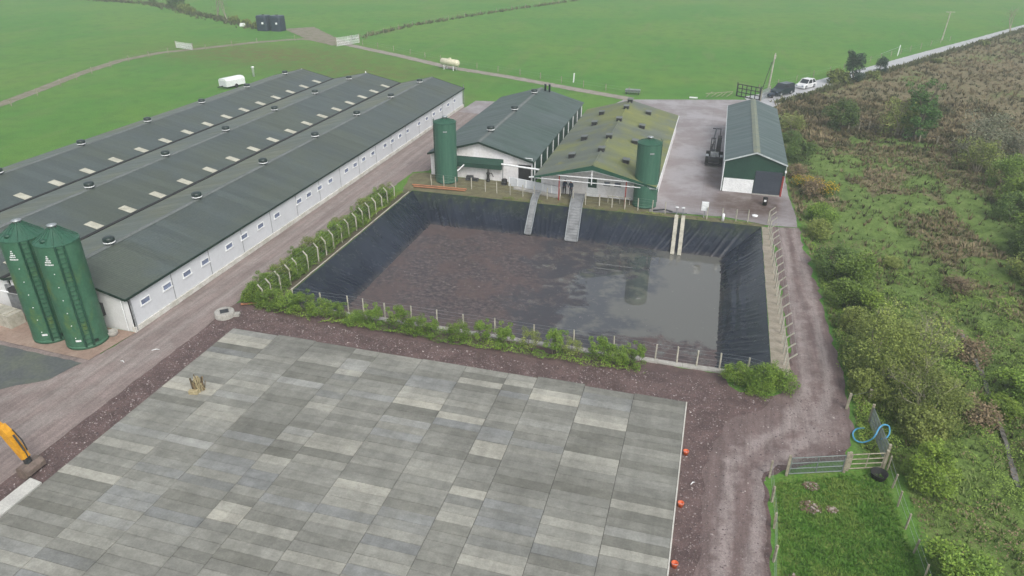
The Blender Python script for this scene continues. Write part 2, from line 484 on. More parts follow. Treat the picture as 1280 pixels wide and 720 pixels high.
sheet('gravel_ground', [(-34.2, 5), (-34.0, 38), (-32.5, 40.0), (-30.5, 40.1), (-27, 40.1), (-18, 40.1), (-8, 40.1), (-1.5, 40.1), (2.9, 40.1), (3.2, 39.0), (3.8, 38.5), (6.4, 38.4), (6.9, 44), (9.7, 43.5), (9.9, 37.5), (9.4, 33.6), (6.9, 32.4), (5.2, 31.0), (5.1, 5)],
      .012, M['gravel'], 'purple crushed stone laid round the slab pavement', 'gravel', .55, .22,
      {'rut': ruts([(-33.2, 5), (-33.0, 36)], w=.3)})
sheet('farm_track', [(-36.98, 33.6), (-36.98, 60), (-36.98, 103), (-32.2, 102), (-30.8, 100), (-30.6, 73), (-32.1, 72), (-32.6, 55), (-32.8, 41), (-32.75, 34), (-32.8, 22), (-32.6, 5), (-75, 5), (-75, 31), (-37.2, 31)],
      .02, M['track'], 'pinkish stone track running past the white wall of the long shed', 'track', .6, .16,
      {'rut': ruts([(-34.1, 105), (-34.2, 40), (-34.6, 25), (-38, 10)], [(-35.7, 105), (-35.8, 40), (-36.4, 26), (-41, 12)], [(-33.4, 33), (-36.5, 20), (-41, 12)], [(-35.2, 32), (-41, 22), (-50, 18)], w=.45)})
sheet('access_track', [(1.85, 5), (1.95, 24), (2.0, 31), (3.2, 35.4), (5.4, 37.4), (6.8, 40), (7.1, 45), (6.85, 55), (6.7, 62), (6.5, 66.6), (9.1, 67.0), (9.5, 58.5), (9.85, 49), (10.15, 42), (10.1, 37), (9.6, 34.4), (7.2, 33.0), (5.0, 31.3), (4.95, 28), (4.95, 5)],
      .022, M['rtrack'], 'wet rutted stone track coming down between the pit fence and the bushes', 'track', .5, .34,
      {'rut': ruts([(7.55, 68), (7.75, 56), (7.9, 45), (7.8, 40), (6.6, 36), (3.4, 32), (2.9, 24), (2.8, 2)], [(8.75, 68), (8.95, 56), (9.15, 46), (9.1, 40), (7.8, 35.4), (4.9, 31), (4.3, 24), (4.2, 2)], w=.42, base=junction)})
sheet('pit_side_verge', [(-30.75, 40.2), (-29.82, 40.4), (-29.82, 66.4), (-30.7, 66.5)], .018, mat('edge_dirt', (.120, .100, .075), (.085, .085, .045), 1.2, .9, bump=.5), 'narrow dirt strip between the cranked posts and the liner edging', 'verge', 1.0, .08)
sheet('pit_edge_strip', [(5.77, 40.6), (5.77, 66.4), (6.55, 66.4), (6.75, 55), (6.95, 45), (6.95, 40.8)], .03, M['strip'], 'tan concrete strip between the liner edge and the cranked posts', 'path', 1.0, .05)
sheet('asphalt_patch', [(-75, 27.6), (-45.6, 30.2), (-44.8, 30.05), (-37.5, 29.75), (-38.1, 27.7), (-40.3, 25.8), (-52, 22), (-75, 20)], .035,
      mat('old_asphalt', (.095, .105, .105), (.115, .13, .105), .5, .75, bump=.5, bscale=18), 'dark grey asphalt patch before the silo base', 'asphalt', 1.0, .12)

# ---- concrete yard
def yard_mat():
    n = NT('wet_yard_concrete', .45, .4)
    a = n.noise(.22, 5, .65); b = n.noise(1.4, 5, .7); f = n.noise(14, 3)
    c = n.mix(n.rng(a, .36, .64), (.310, .285, .290), (.245, .215, .213))
    c = n.mix(n.math('MULTIPLY', n.rng(b, .5, .7), .45), c, (.180, .145, .130))
    wet = n.attr('wet')
    c = n.mix(n.math('MULTIPLY', wet, n.rng(n.noise(.8, 5, .7), .3, .6, .55, 1)), c, (.100, .070, .058))
    jx = n.math('PINGPONG', n.axis(0), 2.3); jy = n.math('PINGPONG', n.axis(1), 3.1)
    c = n.mix(n.rng(n.math('MINIMUM', jx, jy), .0, .05, .3, 0), c, (.10, .09, .088))
    c = n.mix(1.0, c, n.rng(f, .3, .7, .92, 1.08), 'MULTIPLY')
    n.color(c); n.rough(n.math('SUBTRACT', n.rng(a, .35, .62, .30, .6), n.math('MULTIPLY', wet, .02)))
    n.bump(f, .15, .01); return n.m
M['yard'] = yard_mat()
def wetness(P):
    return np.clip(np.exp(-(((P[:, 0] - 4.6) / 3.6) ** 2 + ((P[:, 1] - 72.2) / 3.4) ** 2)) * 1.8 + np.exp(-(((P[:, 0] - 1.0) / .9) ** 2 + ((P[:, 1] - 80) / 3.4) ** 2)), 0, 1)
sheet('concrete_yard', [(-4.9, 67.2), (-4.9, 97.5), (-11, 98), (-17, 99), (-18.2, 101.5), (-14.0, 115.2), (-4.6, 118.0), (4.6, 120.6), (8.6, 116.5), (8.7, 76), (9.1, 70), (9.0, 67.1), (6.4, 66.9), (2.2, 68.0), (-2, 67.6)], .024, M['yard'],
      'pale wet concrete yard between the mossy shed and the green hall', 'yard', .9, .05, {'wet': wetness})
sheet('shed_apron', [(-36.6, 100), (-36.4, 107.6), (-31, 108.2), (-27.5, 106.5), (-29.8, 100.5), (-31, 99.6)], .03, M['yard'], 'pale concrete apron at the far end of the long shed', 'yard', 1.0, .06, {'wet': lambda P: np.zeros(len(P))})
sheet('silo_base', [(-75, 27.9), (-45.6, 30.45), (-37.35, 30.15), (-36.9, 33.9), (-75, 33.9)], .06, mat('stained_concrete', (.33, .25, .20), (.27, .19, .15), .7, .8, bump=.3), 'pinkish concrete base under the two silos', 'slab', 1.5, .03)
sheet('pit_verge', [(-30.2, 66.42), (5.75, 66.42), (6.3, 67.0), (2.0, 67.5), (-4.6, 67.3), (-4.9, 70.2), (-16.5, 70.2), (-18, 71.9), (-20, 71.9), (-28, 71.8), (-30.6, 72.4), (-32.0, 71.6), (-31.0, 66.6)], .016,
      mat('verge_dirt', (.165, .155, .085), (.115, .105, .060), 1.3, .9, bump=.6), 'worn grassy dirt verge along the far side of the pit', 'verge', .8, .1)

# ---- roads and field paths
M['road'] = mat('wet_road', (.46, .46, .47), (.38, .38, .39), .5, .35, .5)
up = [(-5.0, 120.4), (4.4, 122.6), (8.3, 127.1), (11.7, 132.0), (21.7, 147.3), (30.7, 161.0), (41.3, 177.8), (53.4, 196.5), (78.5, 236.0), (140, 333), (260, 520)]
dn = [(8.7, 116.6), (11.3, 123.2), (20.8, 138.8), (29.3, 152.0), (39.4, 168.2), (51.3, 187.5), (75.3, 226.5), (137, 324), (262, 514)]
sheet('road', [(4.9, 119.9)] + dn + up[:1:-1] + [(4.4, 122.6)], .028, M['road'], 'wet pale lane curving away past the parked cars', 'road', 2.5, .15)
T0 = [(-104.5, 76), (-105.5, 84.2), (-109.4, 96.9), (-112.9, 107.4), (-115.5, 120.1), (-114.3, 130.3), (-109.6, 137.1), (-103.1, 148.3), (-95.5, 156.2), (-82.8, 152.2)]
T1 = [(-84, 152.8), (-64.3, 141.5), (-50.4, 132.8), (-35.9, 126.8), (-22.8, 120.3), (-13.0, 115.8)]
M['path'] = mat('field_path', (.30, .27, .235), (.22, .20, .165), .7, .85)
M['path2'] = mat('worn_path', (.235, .205, .165), (.165, .16, .095), .6, .85)
sheet('path', ribbon([(-100, 40)] + T0, 2.3), .02, M['path2'], 'narrow stony path curving round the left meadow', 'path', 1.5, .25)
sheet('field_lane', ribbon(T1, 2.2), .03, M['path'], 'pale lane crossing the meadow behind the sheds', 'path', 1.5, .2)
sheet('tank_lane', ribbon([(-82.5, 151.5), (-90, 156.5), (-98, 164), (-106, 172)], 5.5, 8), .036, M['path2'], 'widened stony lane leading to the dark tanks', 'path', 1.5, .4)
sheet('paddock', [(5.35, 4), (5.4, 30.7), (6.4, 31.6), (9.2, 32.6), (11.2, 33.4), (11.35, 30), (11.6, 26), (12.2, 4)], .014,
      mat('lush_grass', (.078, .185, .028), (.140, .205, .048), .8, .85, .15, bump=.8, bscale=14, bd=.06, fine=.25), 'small bright green grass paddock behind the metal gate', 'grass', .6, .12)

# ---- stream
sheet('stream', ribbon([(19.2, 50.9), (19.1, 45.6), (18.8, 41.9), (18.4, 37.9), (17.9, 34.4)], .26), -.46, mat('stream_water', (.17, .16, .145), (.10, .095, .08), 1, .2, .5), 'narrow ditch of water running through the moor', 'stream', 1.0, .12)  # water colour kept pale to stand in for its glint

# ---- the pit: liner, water
def make_pit():
    n = NT('pit_liner', .3, .36)
    a = n.noise(.3, 4, .6); b = n.noise(1.2, 5, .65, (1, 1, .4))
    c = n.mix(n.rng(a, .35, .65), (.010, .014, .024), (.020, .026, .040))
    c = n.mix(n.math('MULTIPLY', n.attr('algae'), n.rng(b, .35, .6)), c, (.030, .042, .022))
    c = n.mix(n.math('MULTIPLY', n.attr('scum'), n.rng(n.noise(2.2, 5, .7), .35, .55)), c, (.060, .054, .052))
    n.color(c); n.rough(n.rng(b, .3, .7, .16, .30)); n.bump(n.noise(3.0, 4, .6), .25, .05)
    zb, ins = -3.2, 4.75
    o4 = [(PX0, PY0), (PX1, PY0), (PX1, PY1), (PX0, PY1)]
    i4 = [(PX0 + ins, PY0 + ins), (PX1 - ins, PY0 + ins), (PX1 - ins, PY1 - ins), (PX0 + ins, PY1 - ins)]
    V, F, AL, SCm = [], [], [], []
    for k in range(4):
        A, B = np.array(o4[k]), np.array(o4[(k + 1) % 4]); A2, B2 = np.array(i4[k]), np.array(i4[(k + 1) % 4])
        L = np.linalg.norm(B - A); ns = int(L / .11); nt = 22
        d = (B - A) / L; nin = np.array([-d[1], d[0]]); N3 = np.array([*(nin * .56), .83])
        base = len(V)
        for i in range(ns + 1):
            s = i / ns; al = s * L; e = min(al, L - al)
            for j in range(nt + 1):
                t = j / nt
                p = (A * (1 - s) + B * s) * (1 - t) + (A2 * (1 - s) + B2 * s) * t
                shear = (1 if s < .5 else -1) * t * max(0, 1 - e / 7) * 2.0
                q = al + shear
                amp = (.024 + .19 * math.exp(-e / 3.4)) * min(1, e / .7) * min(1, t * 3.5)
                if k == 3: amp *= 1.25
                w = 1 - abs(mnoise.noise(Vector((q * 2.1, t * .5, k * 7.3)))) * 6.5
                w = max(-.2, w) + .35 * mnoise.noise(Vector((q * 4.5, t * 1.5, k + 3.1)))
                w *= .5 + .9 * max(0, mnoise.noise(Vector((al * .22, 1.3, k * 3.7))) + .35)
                off = amp * w
                if k == 1:                       # long folds parallel to the right-hand edge
                    for tc, wd, hh in ((.36, .022, .10), (.44, .018, .08), (.52, .025, .12), (.60, .02, .08)):
                        tt = tc + .03 * mnoise.noise(Vector((al * .25, tc * 9, 2)))
                        off += hh * math.exp(-((t - tt) / wd) ** 2) * min(1, e / 2.5)
                P3 = np.array([p[0], p[1], zb * t]) + N3 * off
                V.append(P3)
                AL.append(max(0, 1 - t * 2.6) * (1 if k == 2 else .25)); SCm.append(max(0, (t - .60) * 9) if t < .72 else 1)
        for i in range(ns):
            for j in range(nt):
                a_ = base + i * (nt + 1) + j; F.append((a_, a_ + nt + 1, a_ + nt + 2, a_ + 1))
    o = np_mesh('pit_liner', np.array(V), np.array(F), n.m, {'algae': AL, 'scum': SCm}, smooth=True)
    tag(o, 'wrinkled black plastic liner on the sloping sides of the slurry pit', 'pit liner', kind='structure')

    # slurry surface
    w = NT('slurry', .04, 1.0)
    x, y = w.axis(0), w.axis(1)
    big = w.noise(.18, 5, .6); mid = w.noise(.75, 6, .7, (.9, 1.1, 1)); fine = w.noise(2.8, 9, .74, (.85, 1.2, 1), .3); spot = w.noise(2.6, 4, .8)
    xe = w.math('ADD', x, w.math('MULTIPLY', w.math('SUBTRACT', big, .5), 16.0))
    left = w.rng(xe, -15.5, -10.5, 1, 0)                       # old crust on the left
    middle = w.math('MULTIPLY', w.rng(xe, -9.5, -5.5, 1, 0), .62)
    ye = w.math('ADD', y, w.math('MULTIPLY', w.math('SUBTRACT', big, .5), 6.0))
    low = w.math('MULTIPLY', w.rng(ye, 46.0, 49.5, 1, 0), .6)
    cover = w.math('MAXIMUM', w.math('MAXIMUM', left, middle), low)
    cover = w.math('ADD', cover, w.math('MULTIPLY', w.math('SUBTRACT', mid, .5), 1.0))
    m1 = w.rng(cover, .42, .62)
    cr = w.ramp(fine, [(.36, (.034, .030, .034)), (.47, (.066, .054, .056)), (.55, (.104, .084, .082)), (.68, (.175, .148, .140))])
    cr = w.mix(w.math('MULTIPLY', w.rng(w.noise(.35, 5, .65), .42, .62), .6), cr, (.105, .074, .068))
    c = w.mix(m1, (.116, .116, .102), cr)
    midz = w.math('MULTIPLY', w.math('MULTIPLY', w.rng(xe, -15, -12, 0, 1), w.rng(xe, -5.5, -3.0, 1, 0)), w.rng(mid, .36, .54))
    c = w.mix(w.math('MULTIPLY', midz, .8), c, (.046, .050, .060))
    fl = w.math('MULTIPLY', w.rng(spot, .63, .69), w.rng(mid, .46, .58))
    c = w.mix(fl, c, (.26, .24, .22))
    w.color(c)
    w.put(w.b.inputs['Specular IOR Level'], w.math('SUBTRACT', 1.0, w.math('MULTIPLY', m1, .72)))
    w.rough(w.math('ADD', w.math('MULTIPLY', m1, w.rng(fine, .3, .7, .30, .6)), .02))
    w.bump(w.math('MULTIPLY', w.math('ADD', fine, w.math('MULTIPLY', mid, 1.5)), w.math('MULTIPLY', m1, 1.0)), .2, .04)
    mb = MB(); q = 3.1; mb.add([(PX0 + q, PY0 + q, -2.2), (PX1 - q, PY0 + q, -2.2), (PX1 - q, PY1 - q, -2.2), (PX0 + q, PY1 - q, -2.2)], [(0, 1, 2, 3)])
    tag(mb.build('slurry_water', w.m), 'still grey slurry with a brown crust filling the lined pit', 'slurry', kind='structure')
make_pit()

# kerbs round the pit
mb = MB()
pts = [(-29.95 + .05 * mnoise.noise(Vector((y * .8, 0, 0))), y, .05) for y in np.arange(42.6, 66.2, .8)]
mb.tube(pts, .05, 6)
tag(mb.build('edge_rope', M['post']), 'pale weighted edging laid along the left lip of the pit liner', 'edging')
mb = MB()
for i, x in enumerate(np.arange(-28.6, 3.4, 1.6)):
    mb.box(x, 40.15 + .02 * (i % 2), -.1, x + 1.585, 40.58, .11 + .015 * math.sin(i * 2.1))
tag(mb.build('kerb', M['concrete']), 'low concrete kerb along the near lip of the pit', 'kerb', kind='structure')

# ---- the slab pavement
def make_pavement():
    cols = [.66, -2.42, -5.47, -8.50, -10.38, -13.22, -16.25, -19.28, -21.05, -24.1, -27.0, -30.55]
    V, F, T, T2 = [], [], [], []
    for c in range(len(cols) - 1):
        xb, xa = cols[c], cols[c + 1]
        y = 36.22 + random.uniform(-.13, .13); prev = None
        while y > 4:
            d = random.choice([.59, .61, .61, .63])
            t = min(1, max(0, random.gauss(.45, .16)))
            if random.random() < .08: t = random.uniform(.68, .95)
            if random.random() < .07: t = random.uniform(.10, .25)
            if prev is not None and random.random() < .16: t = prev + random.uniform(-.04, .04)
            if prev is not None and abs(t - prev) < .07 and random.random() < .7: t = min(1, max(0, prev + random.choice([-1, 1]) * random.uniform(.10, .24)))
            prev = t; hue = random.random()
            zt = .20 + random.uniform(-.008, .008); tx = random.uniform(-.006, .006); g = .012
            b = len(V)
            x0, x1, y0, y1 = xa + g, xb - g, y - d + g, y - g * .4
            bv = .008
            V += [(x0, y0, -.02), (x1, y0, -.02), (x1, y1, -.02), (x0, y1, -.02), (x0, y0, zt - bv), (x1, y0, zt - bv + tx), (x1, y1, zt - bv + tx), (x0, y1, zt - bv),
                  (x0 + bv, y0 + bv, zt), (x1 - bv, y0 + bv, zt + tx), (x1 - bv, y1 - bv, zt + tx), (x0 + bv, y1 - bv, zt)]
            for q in ((0, 1, 5, 4), (1, 2, 6, 5), (2, 3, 7, 6), (3, 0, 4, 7), (4, 5, 9, 8), (5, 6, 10, 9), (6, 7, 11, 10), (7, 4, 8, 11), (8, 9, 10, 11)):
                F.append(tuple(b + i for i in q))
            T += [t] * 12; T2 += [hue] * 12
            y -= d
    n = NT('pavement_slab', .8, .25)
    c = n.ramp(n.attr('tone'), [(0, (.145, .145, .124)), (.45, (.218, .219, .195)), (.75, (.290, .288, .252)), (1, (.38, .37, .315))])
    c = n.mix(n.rng(n.attr('hue'), .80, .98, 0, .40), c, (.235, .252, .268))
    c = n.mix(n.math('MULTIPLY', n.rng(n.noise(.35, 5, .65), .45, .68), .4), c, (.215, .215, .185))
    c = n.mix(1.0, c, n.rng(n.noise(1.9, 6, .75, (.8, 1.3, 1)), .28, .72, .82, 1.14), 'MULTIPLY')
    c = n.mix(1.0, c, n.rng(n.noise(1.3, 6, .72, (.5, 2.0, 1)), .30, .70, .92, 1.08), 'MULTIPLY')
    c = n.mix(1.0, c, n.rng(n.noise(1.0, 5, .7, (1.5, .10, 1)), .34, .62, .90, 1.05), 'MULTIPLY')
    c = n.mix(1.0, c, n.rng(n.noise(.16, 5, .6), .32, .66, .86, 1.10), 'MULTIPLY')
    c = n.mix(n.math('MULTIPLY', n.rng(n.noise(2.4, 6, .8, (.45, 1.6, 1)), .62, .74), .55), c, (.42, .41, .37))
    c = n.mix(n.math('MULTIPLY', n.rng(n.noise(.8, 6, .75, (.7, 1.2, 1), .6), .60, .72), .35), c, (.13, .13, .115))
    c = n.mix(1.0, c, n.rng(n.noise(11, 4, .7), .28, .72, .90, 1.10), 'MULTIPLY')
    n.color(c); n.bump(n.noise(9, 4, .7), .2, .015)
    n.rough(n.rng(n.noise(.9, 4), .35, .65, .55, .85))
    o = np_mesh('slab_pavement', np.array(V), np.array(F), n.m, {'tone': T, 'hue': T2})
    tag(o, 'wide pavement of long grey concrete slabs in the foreground', 'pavement', kind='structure')
make_pavement()
mb = MB(); mb.box(-30.54, 4, -.01, .64, 36.1, .165); tag(mb.build('pavement_bed', mat('joint_bed', (.085, .083, .075), None, 3, .9)), 'dark bedding showing in the joints of the slab pavement', 'paving bed', kind='structure')
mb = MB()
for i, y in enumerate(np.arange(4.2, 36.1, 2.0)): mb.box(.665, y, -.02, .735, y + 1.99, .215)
tag(mb.build('pavement_lit_edge', mat('lit_edge_tone', (.56, .55, .50), (.46, .45, .40), 2, .8)), 'thin kerb strip down the right edge of the slab pavement, coloured pale as if catching light', 'kerb', kind='structure')  # pale colour paints in the light caught by the concrete edge
#@@BUILDINGS
# ================================================================== BUILDINGS
M['roofgrey'] = roof_mat('grey_green_roof', (.066, .083, .080), (.080, .095, .070), .65)
M['roofdamp'] = roof_mat('mossy_grey_roof', (.100, .120, .106), (.140, .152, .104), .8)
M['roofmoss'] = roof_mat('lichen_roof', (.112, .130, .108), (.165, .185, .070), 1.1, (.220, .225, .058), rough=.8)
M['roofgreen'] = roof_mat('green_box_roof', (.070, .094, .090), (.052, .084, .068), .8)
M['roofblue'] = roof_mat('pale_steel_roof', (.066, .096, .094), (.060, .090, .080), .5, rough=.45, spec=.45)
M['ridge'] = mat('ridge_cap', (.15, .165, .160), (.12, .135, .125), .8, .6)
M['skylight'] = mat('rooflight', (.50, .49, .40), (.40, .39, .31), 1.2, .45)
M['vent'] = mat('vent_cap', (.014, .030, .026), (.02, .03, .028), 2, .4, .5)
M['cladding'] = mat('green_cladding', (.020, .062, .042), (.016, .050, .036), .7, .5, .4)
M['stainedwhite'] = mat('stained_whitewash', (.82, .81, .82), (.70, .68, .66), .45, .75, bump=.15, stretch=(1, 1, .35), fine=.07)
M['panelwall'] = mat('pale_wall_panel', (.62, .64, .665), (.58, .60, .62), .5, .5, stretch=(1, 1, .3), fine=.03)
M['doorblue'] = mat('slate_roller_door', (.052, .062, .082), (.044, .052, .07), 1.0, .45, .4)


def slope_slab(mb, xa, za, xb, zb, y0, y1, t=.07, mi=0):
    """roof slope between (xa,za) and (xb,zb), y0..y1"""
    mb.prism([(xa, za), (xb, zb), (xb, zb + t), (xa, za + t)], lambda x, z: (x, y0, z), lambda x, z: (x, y1, z), mi)


def roof(parent, xl, zl, xr, zr, xm, zm, y0, y1, m, ridge=True, m2=None):
    for a, m in (((xl, zl, xm, zm), m2 or m), ((xr, zr, xm, zm), m)):
        mb = MB(); slope_slab(mb, *a, y0, y1); mb.build('roof_slope', m, parent)
    if ridge:
        mb = MB()
        for s in (-1, 1):
            mb.add([(xm, y0 - .01, zm + .10), (xm + s * .26, y0 - .01, zm + .035), (xm + s * .26, y1 + .01, zm + .035), (xm, y1 + .01, zm + .10)], [(0, 1, 2, 3)])
        mb.build('ridge_cap', M['ridge'], parent)


def round_vent(parent, x, y, z, r=.42):
    mb = MB()
    mb.lathe((x, y, z), [(r * .72, -.25), (r * .72, .24)], 14, 0)
    mb.lathe((x, y, z), [(r * .86, .20), (r * 1.02, .21), (r * 1.02, .27), (r * .86, .28)], 16, 1)
    mb.lathe((x, y, z), [(r * .95, .30), (r * 1.0, .34), (r * .98, .56), (r * .80, .62), (r * .2, .64)], 16, 0)
    mb.build('roof_vent', [M['vent'], M['white']], parent)


def box_vent(parent, x, y, z, tilt=0):
    mb = MB()
    mb.obox((x, y, z + .12), (.62, .80, .5), 0, 0)
    mb.obox((x, y, z + .40), (.74, .92, .05), 0, 1, ry=tilt)
    mb.obox((x, y - .41, z + .2), (.5, .03, .2), 0, 2)
    mb.build('roof_vent', [M['darkmetal'], M['ridge'], M['black']], parent)


def window(parent, x, y, z, w, h, axis='x', face=1, frame=None):
    """window in a wall facing +-x or +-y"""
    fm = frame or M['white']
    mb = MB(); t, d = .07, .05
    def bx(a0, z0, a1, z1, p0, p1, m=mb):
        if axis == 'x': m.box(min(x + face * p0, x + face * p1), y + a0, z + z0, max(x + face * p0, x + face * p1), y + a1, z + z1)
        else: m.box(x + a0, min(y + face * p0, y + face * p1), z + z0, x + a1, max(y + face * p0, y + face * p1), z + z1)
    bx(-w / 2, h / 2 - t, w / 2, h / 2, .003, d); bx(-w / 2 - .04, -h / 2 - .02, w / 2 + .04, -h / 2 + t, .003, d + .03)
    bx(-w / 2, -h / 2 + t, -w / 2 + t, h / 2 - t, .003, d); bx(w / 2 - t, -h / 2 + t, w / 2, h / 2 - t, .003, d)
    f = mb.build('window', fm, parent)
    m2 = MB(); bx(-w / 2 + t, -h / 2 + t, w / 2 - t, h / 2 - t, .004, .018, m2); m2.build('pane', M['pane'], f)


# ---- the long three-bay livestock shed
def long_shed():
    t = thing('livestock_shed', 'very long three bay livestock shed with dark grey green roofs and a white side wall', 'shed', (-52, 69, 0))
    y0, y1 = 33.7, 103.6
    xs = [-69.8, -58.75, -47.25, -36.85]; zv = 2.86; ze = 2.72; zr = 4.08
    for b in range(3):
        xl, xr = xs[b], xs[b + 1]; xm = (xl + xr) / 2
        roof(t, xl + (.16 if b else 0), zv + .03 if b else ze, xr - (.16 if b < 2 else 0), ze if b == 2 else zv + .03, xm, zr, y0, y1, M['roofgrey'], True, M['roofdamp'])
        for yy in (y0 - .035, y1 + .005):                    # rakes at both ends
            mb = MB()
            for xa, za, xb in ((xl, zv if b else ze, xm), (xm, None, xr)):
                if za is None: mb.prism([(xm, zr - .10), (xr, (ze if b == 2 else zv) - .10), (xr, (ze if b == 2 else zv) + .09), (xm, zr + .09)], lambda x, z: (x, yy, z), lambda x, z: (x, yy + .03, z))
                else: mb.prism([(xa, za - .10), (xm, zr - .10), (xm, zr + .09), (xa, za + .09)], lambda x, z: (x, yy, z), lambda x, z: (x, yy + .03, z))
            mb.build('rake_trim', M['darkgreen'], t)
        for yy, q in ((34.0, 1), (103.2, -1)):
            mb = MB(); mb.prism([(xl + .15, 0), (xr - .15, 0), (xr - .15, 2.66), (xm, zr - .12), (xl + .15, 2.66)], lambda x, z: (x, yy, z), lambda x, z: (x, yy + .12 * q, z))
            mb.build('gable_wall', M['wall'], t)
        for k, y in enumerate(np.arange(38.6, 102, 10.05) if b == 2 else np.arange(48.2 if b else 49.0, 102, 9.95)):
            round_vent(t, xm - .06, float(y), zr + .02)
    for xv in xs[1:3]:
        mb = MB(); mb.box(xv - .24, y0 - .03, zv - .06, xv + .10, y1, zv + .13)
        mb.build('valley_gutter', M['black'], t)
        xm = xv - 5.6
        for y in np.arange(35.2, 103, 3.78):
            mb = MB(); s = (zr - zv) / 5.6
            xa, xb = xv - .30, xv - 1.55
            za, zb = zv + .03 + (-.30 + .16) * -s + .085, zv + .03 + (1.55 - .16) * s + .085
            mb.prism([(xa, za), (xb, zb), (xb, zb + .02), (xa, za + .02)], lambda x, z: (x, y, z), lambda x, z: (x, y + .78, z))
            mb.build('rooflight', M['skylight'], t)
    # side wall of panels
    mb = MB(); ys = np.linspace(34.0, 103.2, 17)
    for a, b in zip(ys[:-1], ys[1:]): mb.box(-37.12, a + .012, .0, -37.0, b - .012, 2.66)
    mb.build('side_wall', M['panelwall'], t)
    for a in ys[1:-1]:
        mb = MB(); mb.box(-37.10, a - .03, .42, -36.985, a + .03, 2.6); mb.build('panel_joint', M['grey'], t)
    mb = MB(); mb.box(-37.1, 33.9, 0, -36.90, 103.3, .40); mb.build('plinth', mat('plinth', (.62, .61, .57), (.46, .45, .39), 1.2, .85), t)
    mb = MB(); mb.box(-36.90, y0, ze - .08, -36.76, y1, ze + .07); mb.build('gutter', M['darkgreen'], t)
    for y in [35.5, 37.75, 39.95, 42.1, 45.2, 47.3, 49.7, 52.3, 56.1, 57.9, 60.0, 62.2, 65.7, 67.7, 69.8, 72.1, 75.4, 77.5, 79.8, 82.1, 85.9, 88.6, 91.2, 93.8, 96.8, 99.5]:
        window(t, -37.0, y, 1.78, .95, .50)
    mb = MB(); mb.tube([(-36.93, 34.15, .1), (-36.93, 34.15, 2.7)], .05, 8); mb.tube([(-37.45, 33.88, .1), (-37.45, 33.88, 2.62)], .04, 8, 1)
    mb.tube([(-36.9, 103.4, .1), (-36.9, 103.4, 3.3)], .05, 8); mb.build('downpipe', [M['grey'], M['white']], t)
    mb = MB(); mb.obox((-39.6, 33.82, 1.55), (.85, .34, .95)); mb.obox((-39.6, 33.60, 1.75), (.75, .25, .5), 0, 0, rx=.5); mb.build('fan_hood', M['darkmetal'], t)
    mb = MB()
    mb.box(-47.6, 33.86, 0, -45.1, 33.99, 2.3); mb.build('side_door', M['grey'], t)
    mb = MB(); mb.lathe((-64.2, 103.3, 3.2), [(.06, 0), (.06, 1.0)], 8); mb.lathe((-52.95, 103.3, 3.6), [(.06, 0), (.06, .85)], 8); mb.build('flue', M['white'], t)
long_shed()

# ---- shed with the green side
def side_shed():
    t = thing('pig_shed', 'grey roofed shed with a white gable and dark green side cladding', 'shed', (-24, 86, 0))
    y0, y1 = 71.5, 100.2; xl, xr, xm = -30.0, -17.75, -24.0; ze, zr = 2.55, 4.28
    roof(t, xl, ze, xr, ze, xm, zr, y0, y1, M['roofgreen'])
    mb = MB()
    for xe in (xl, xr):
        mb.prism([(xe, ze - .13), (xm, zr - .13), (xm, zr + .085), (xe, ze + .085)], lambda x, z: (x, y0 - .04, z), lambda x, z: (x, y0 - .005, z))
    mb.build('rake_trim', M['darkgreen'], t)
    for yy, q in ((71.95, 1), (99.8, -1)):
        mb = MB(); mb.prism([(xl + .2, 0), (xr - .3, 0), (xr - .3, 2.45), (xm, zr - .12), (xl + .2, 2.45)], lambda x, z: (x, yy, z), lambda x, z: (x, yy + .15 * q, z))
        mb.build('gable_wall', M['stainedwhite'], t)
    mb = MB(); mb.box(-18.0, 72.1, 0, -17.9, 99.8, 2.50); mb.build('side_cladding', M['cladding'], t)
    for y in np.arange(72.3, 99.8, 2.95):
        mb = MB(); mb.box(-17.895, y - .08, .0, -17.80, y + .08, 2.47); mb.build('wall_post', M['white'], t)
    mb = MB()                                                # green hood over the feed passage
    mb.prism([(71.94, 1.62), (71.30, 1.52), (71.28, 1.98), (71.94, 2.50)], lambda y, z: (-28.9, y, z), lambda y, z: (-21.3, y, z))
    mb.box(-28.9, 71.22, 1.50, -21.35, 71.275, 2.0)
    mb.build('hood', M['cladding'], t)
    mb = MB(); mb.box(-19.6, 71.90, 0, -18.2, 71.947, 2.1); mb.build('doorway', M['black'], t)
    mb = MB()
    mb.beam((-19.6, 71.8, 2.2), (-19.6, 71.8, 2.95), .07); mb.beam((-18.05, 71.8, 2.0), (-18.05, 71.8, 2.95), .07); mb.beam((-19.6, 71.8, 2.9), (-18.05, 71.8, 2.9), .07); mb.beam((-19.6, 71.8, 2.9), (-18.05, 71.8, 2.2), .06)
    mb.beam((-18.05, 71.8, 2.0), (-18.05, 71.8, .3), .06)
    mb.build('hoist_frame', M['white'], t)
    for y in (76.0, 86.0, 96.0): round_vent(t, xm, y, zr + .05, .45)
    mb = MB()
    for dx in (-.3, .3): mb.lathe((-22.9 + dx, 99.2, 4.0), [(.14, 0), (.14, .95), (.17, .95), (.17, 1.05)], 10)
    mb.build('flue', M['bluetank'], t)
    mb = MB(); mb.box(-24.5, 71.86, 1.0, -24.05, 71.945, 1.5); mb.box(-23.85, 71.86, 1.0, -23.4, 71.945, 1.5); mb.build('switch_box', M['white'], t)
side_shed()

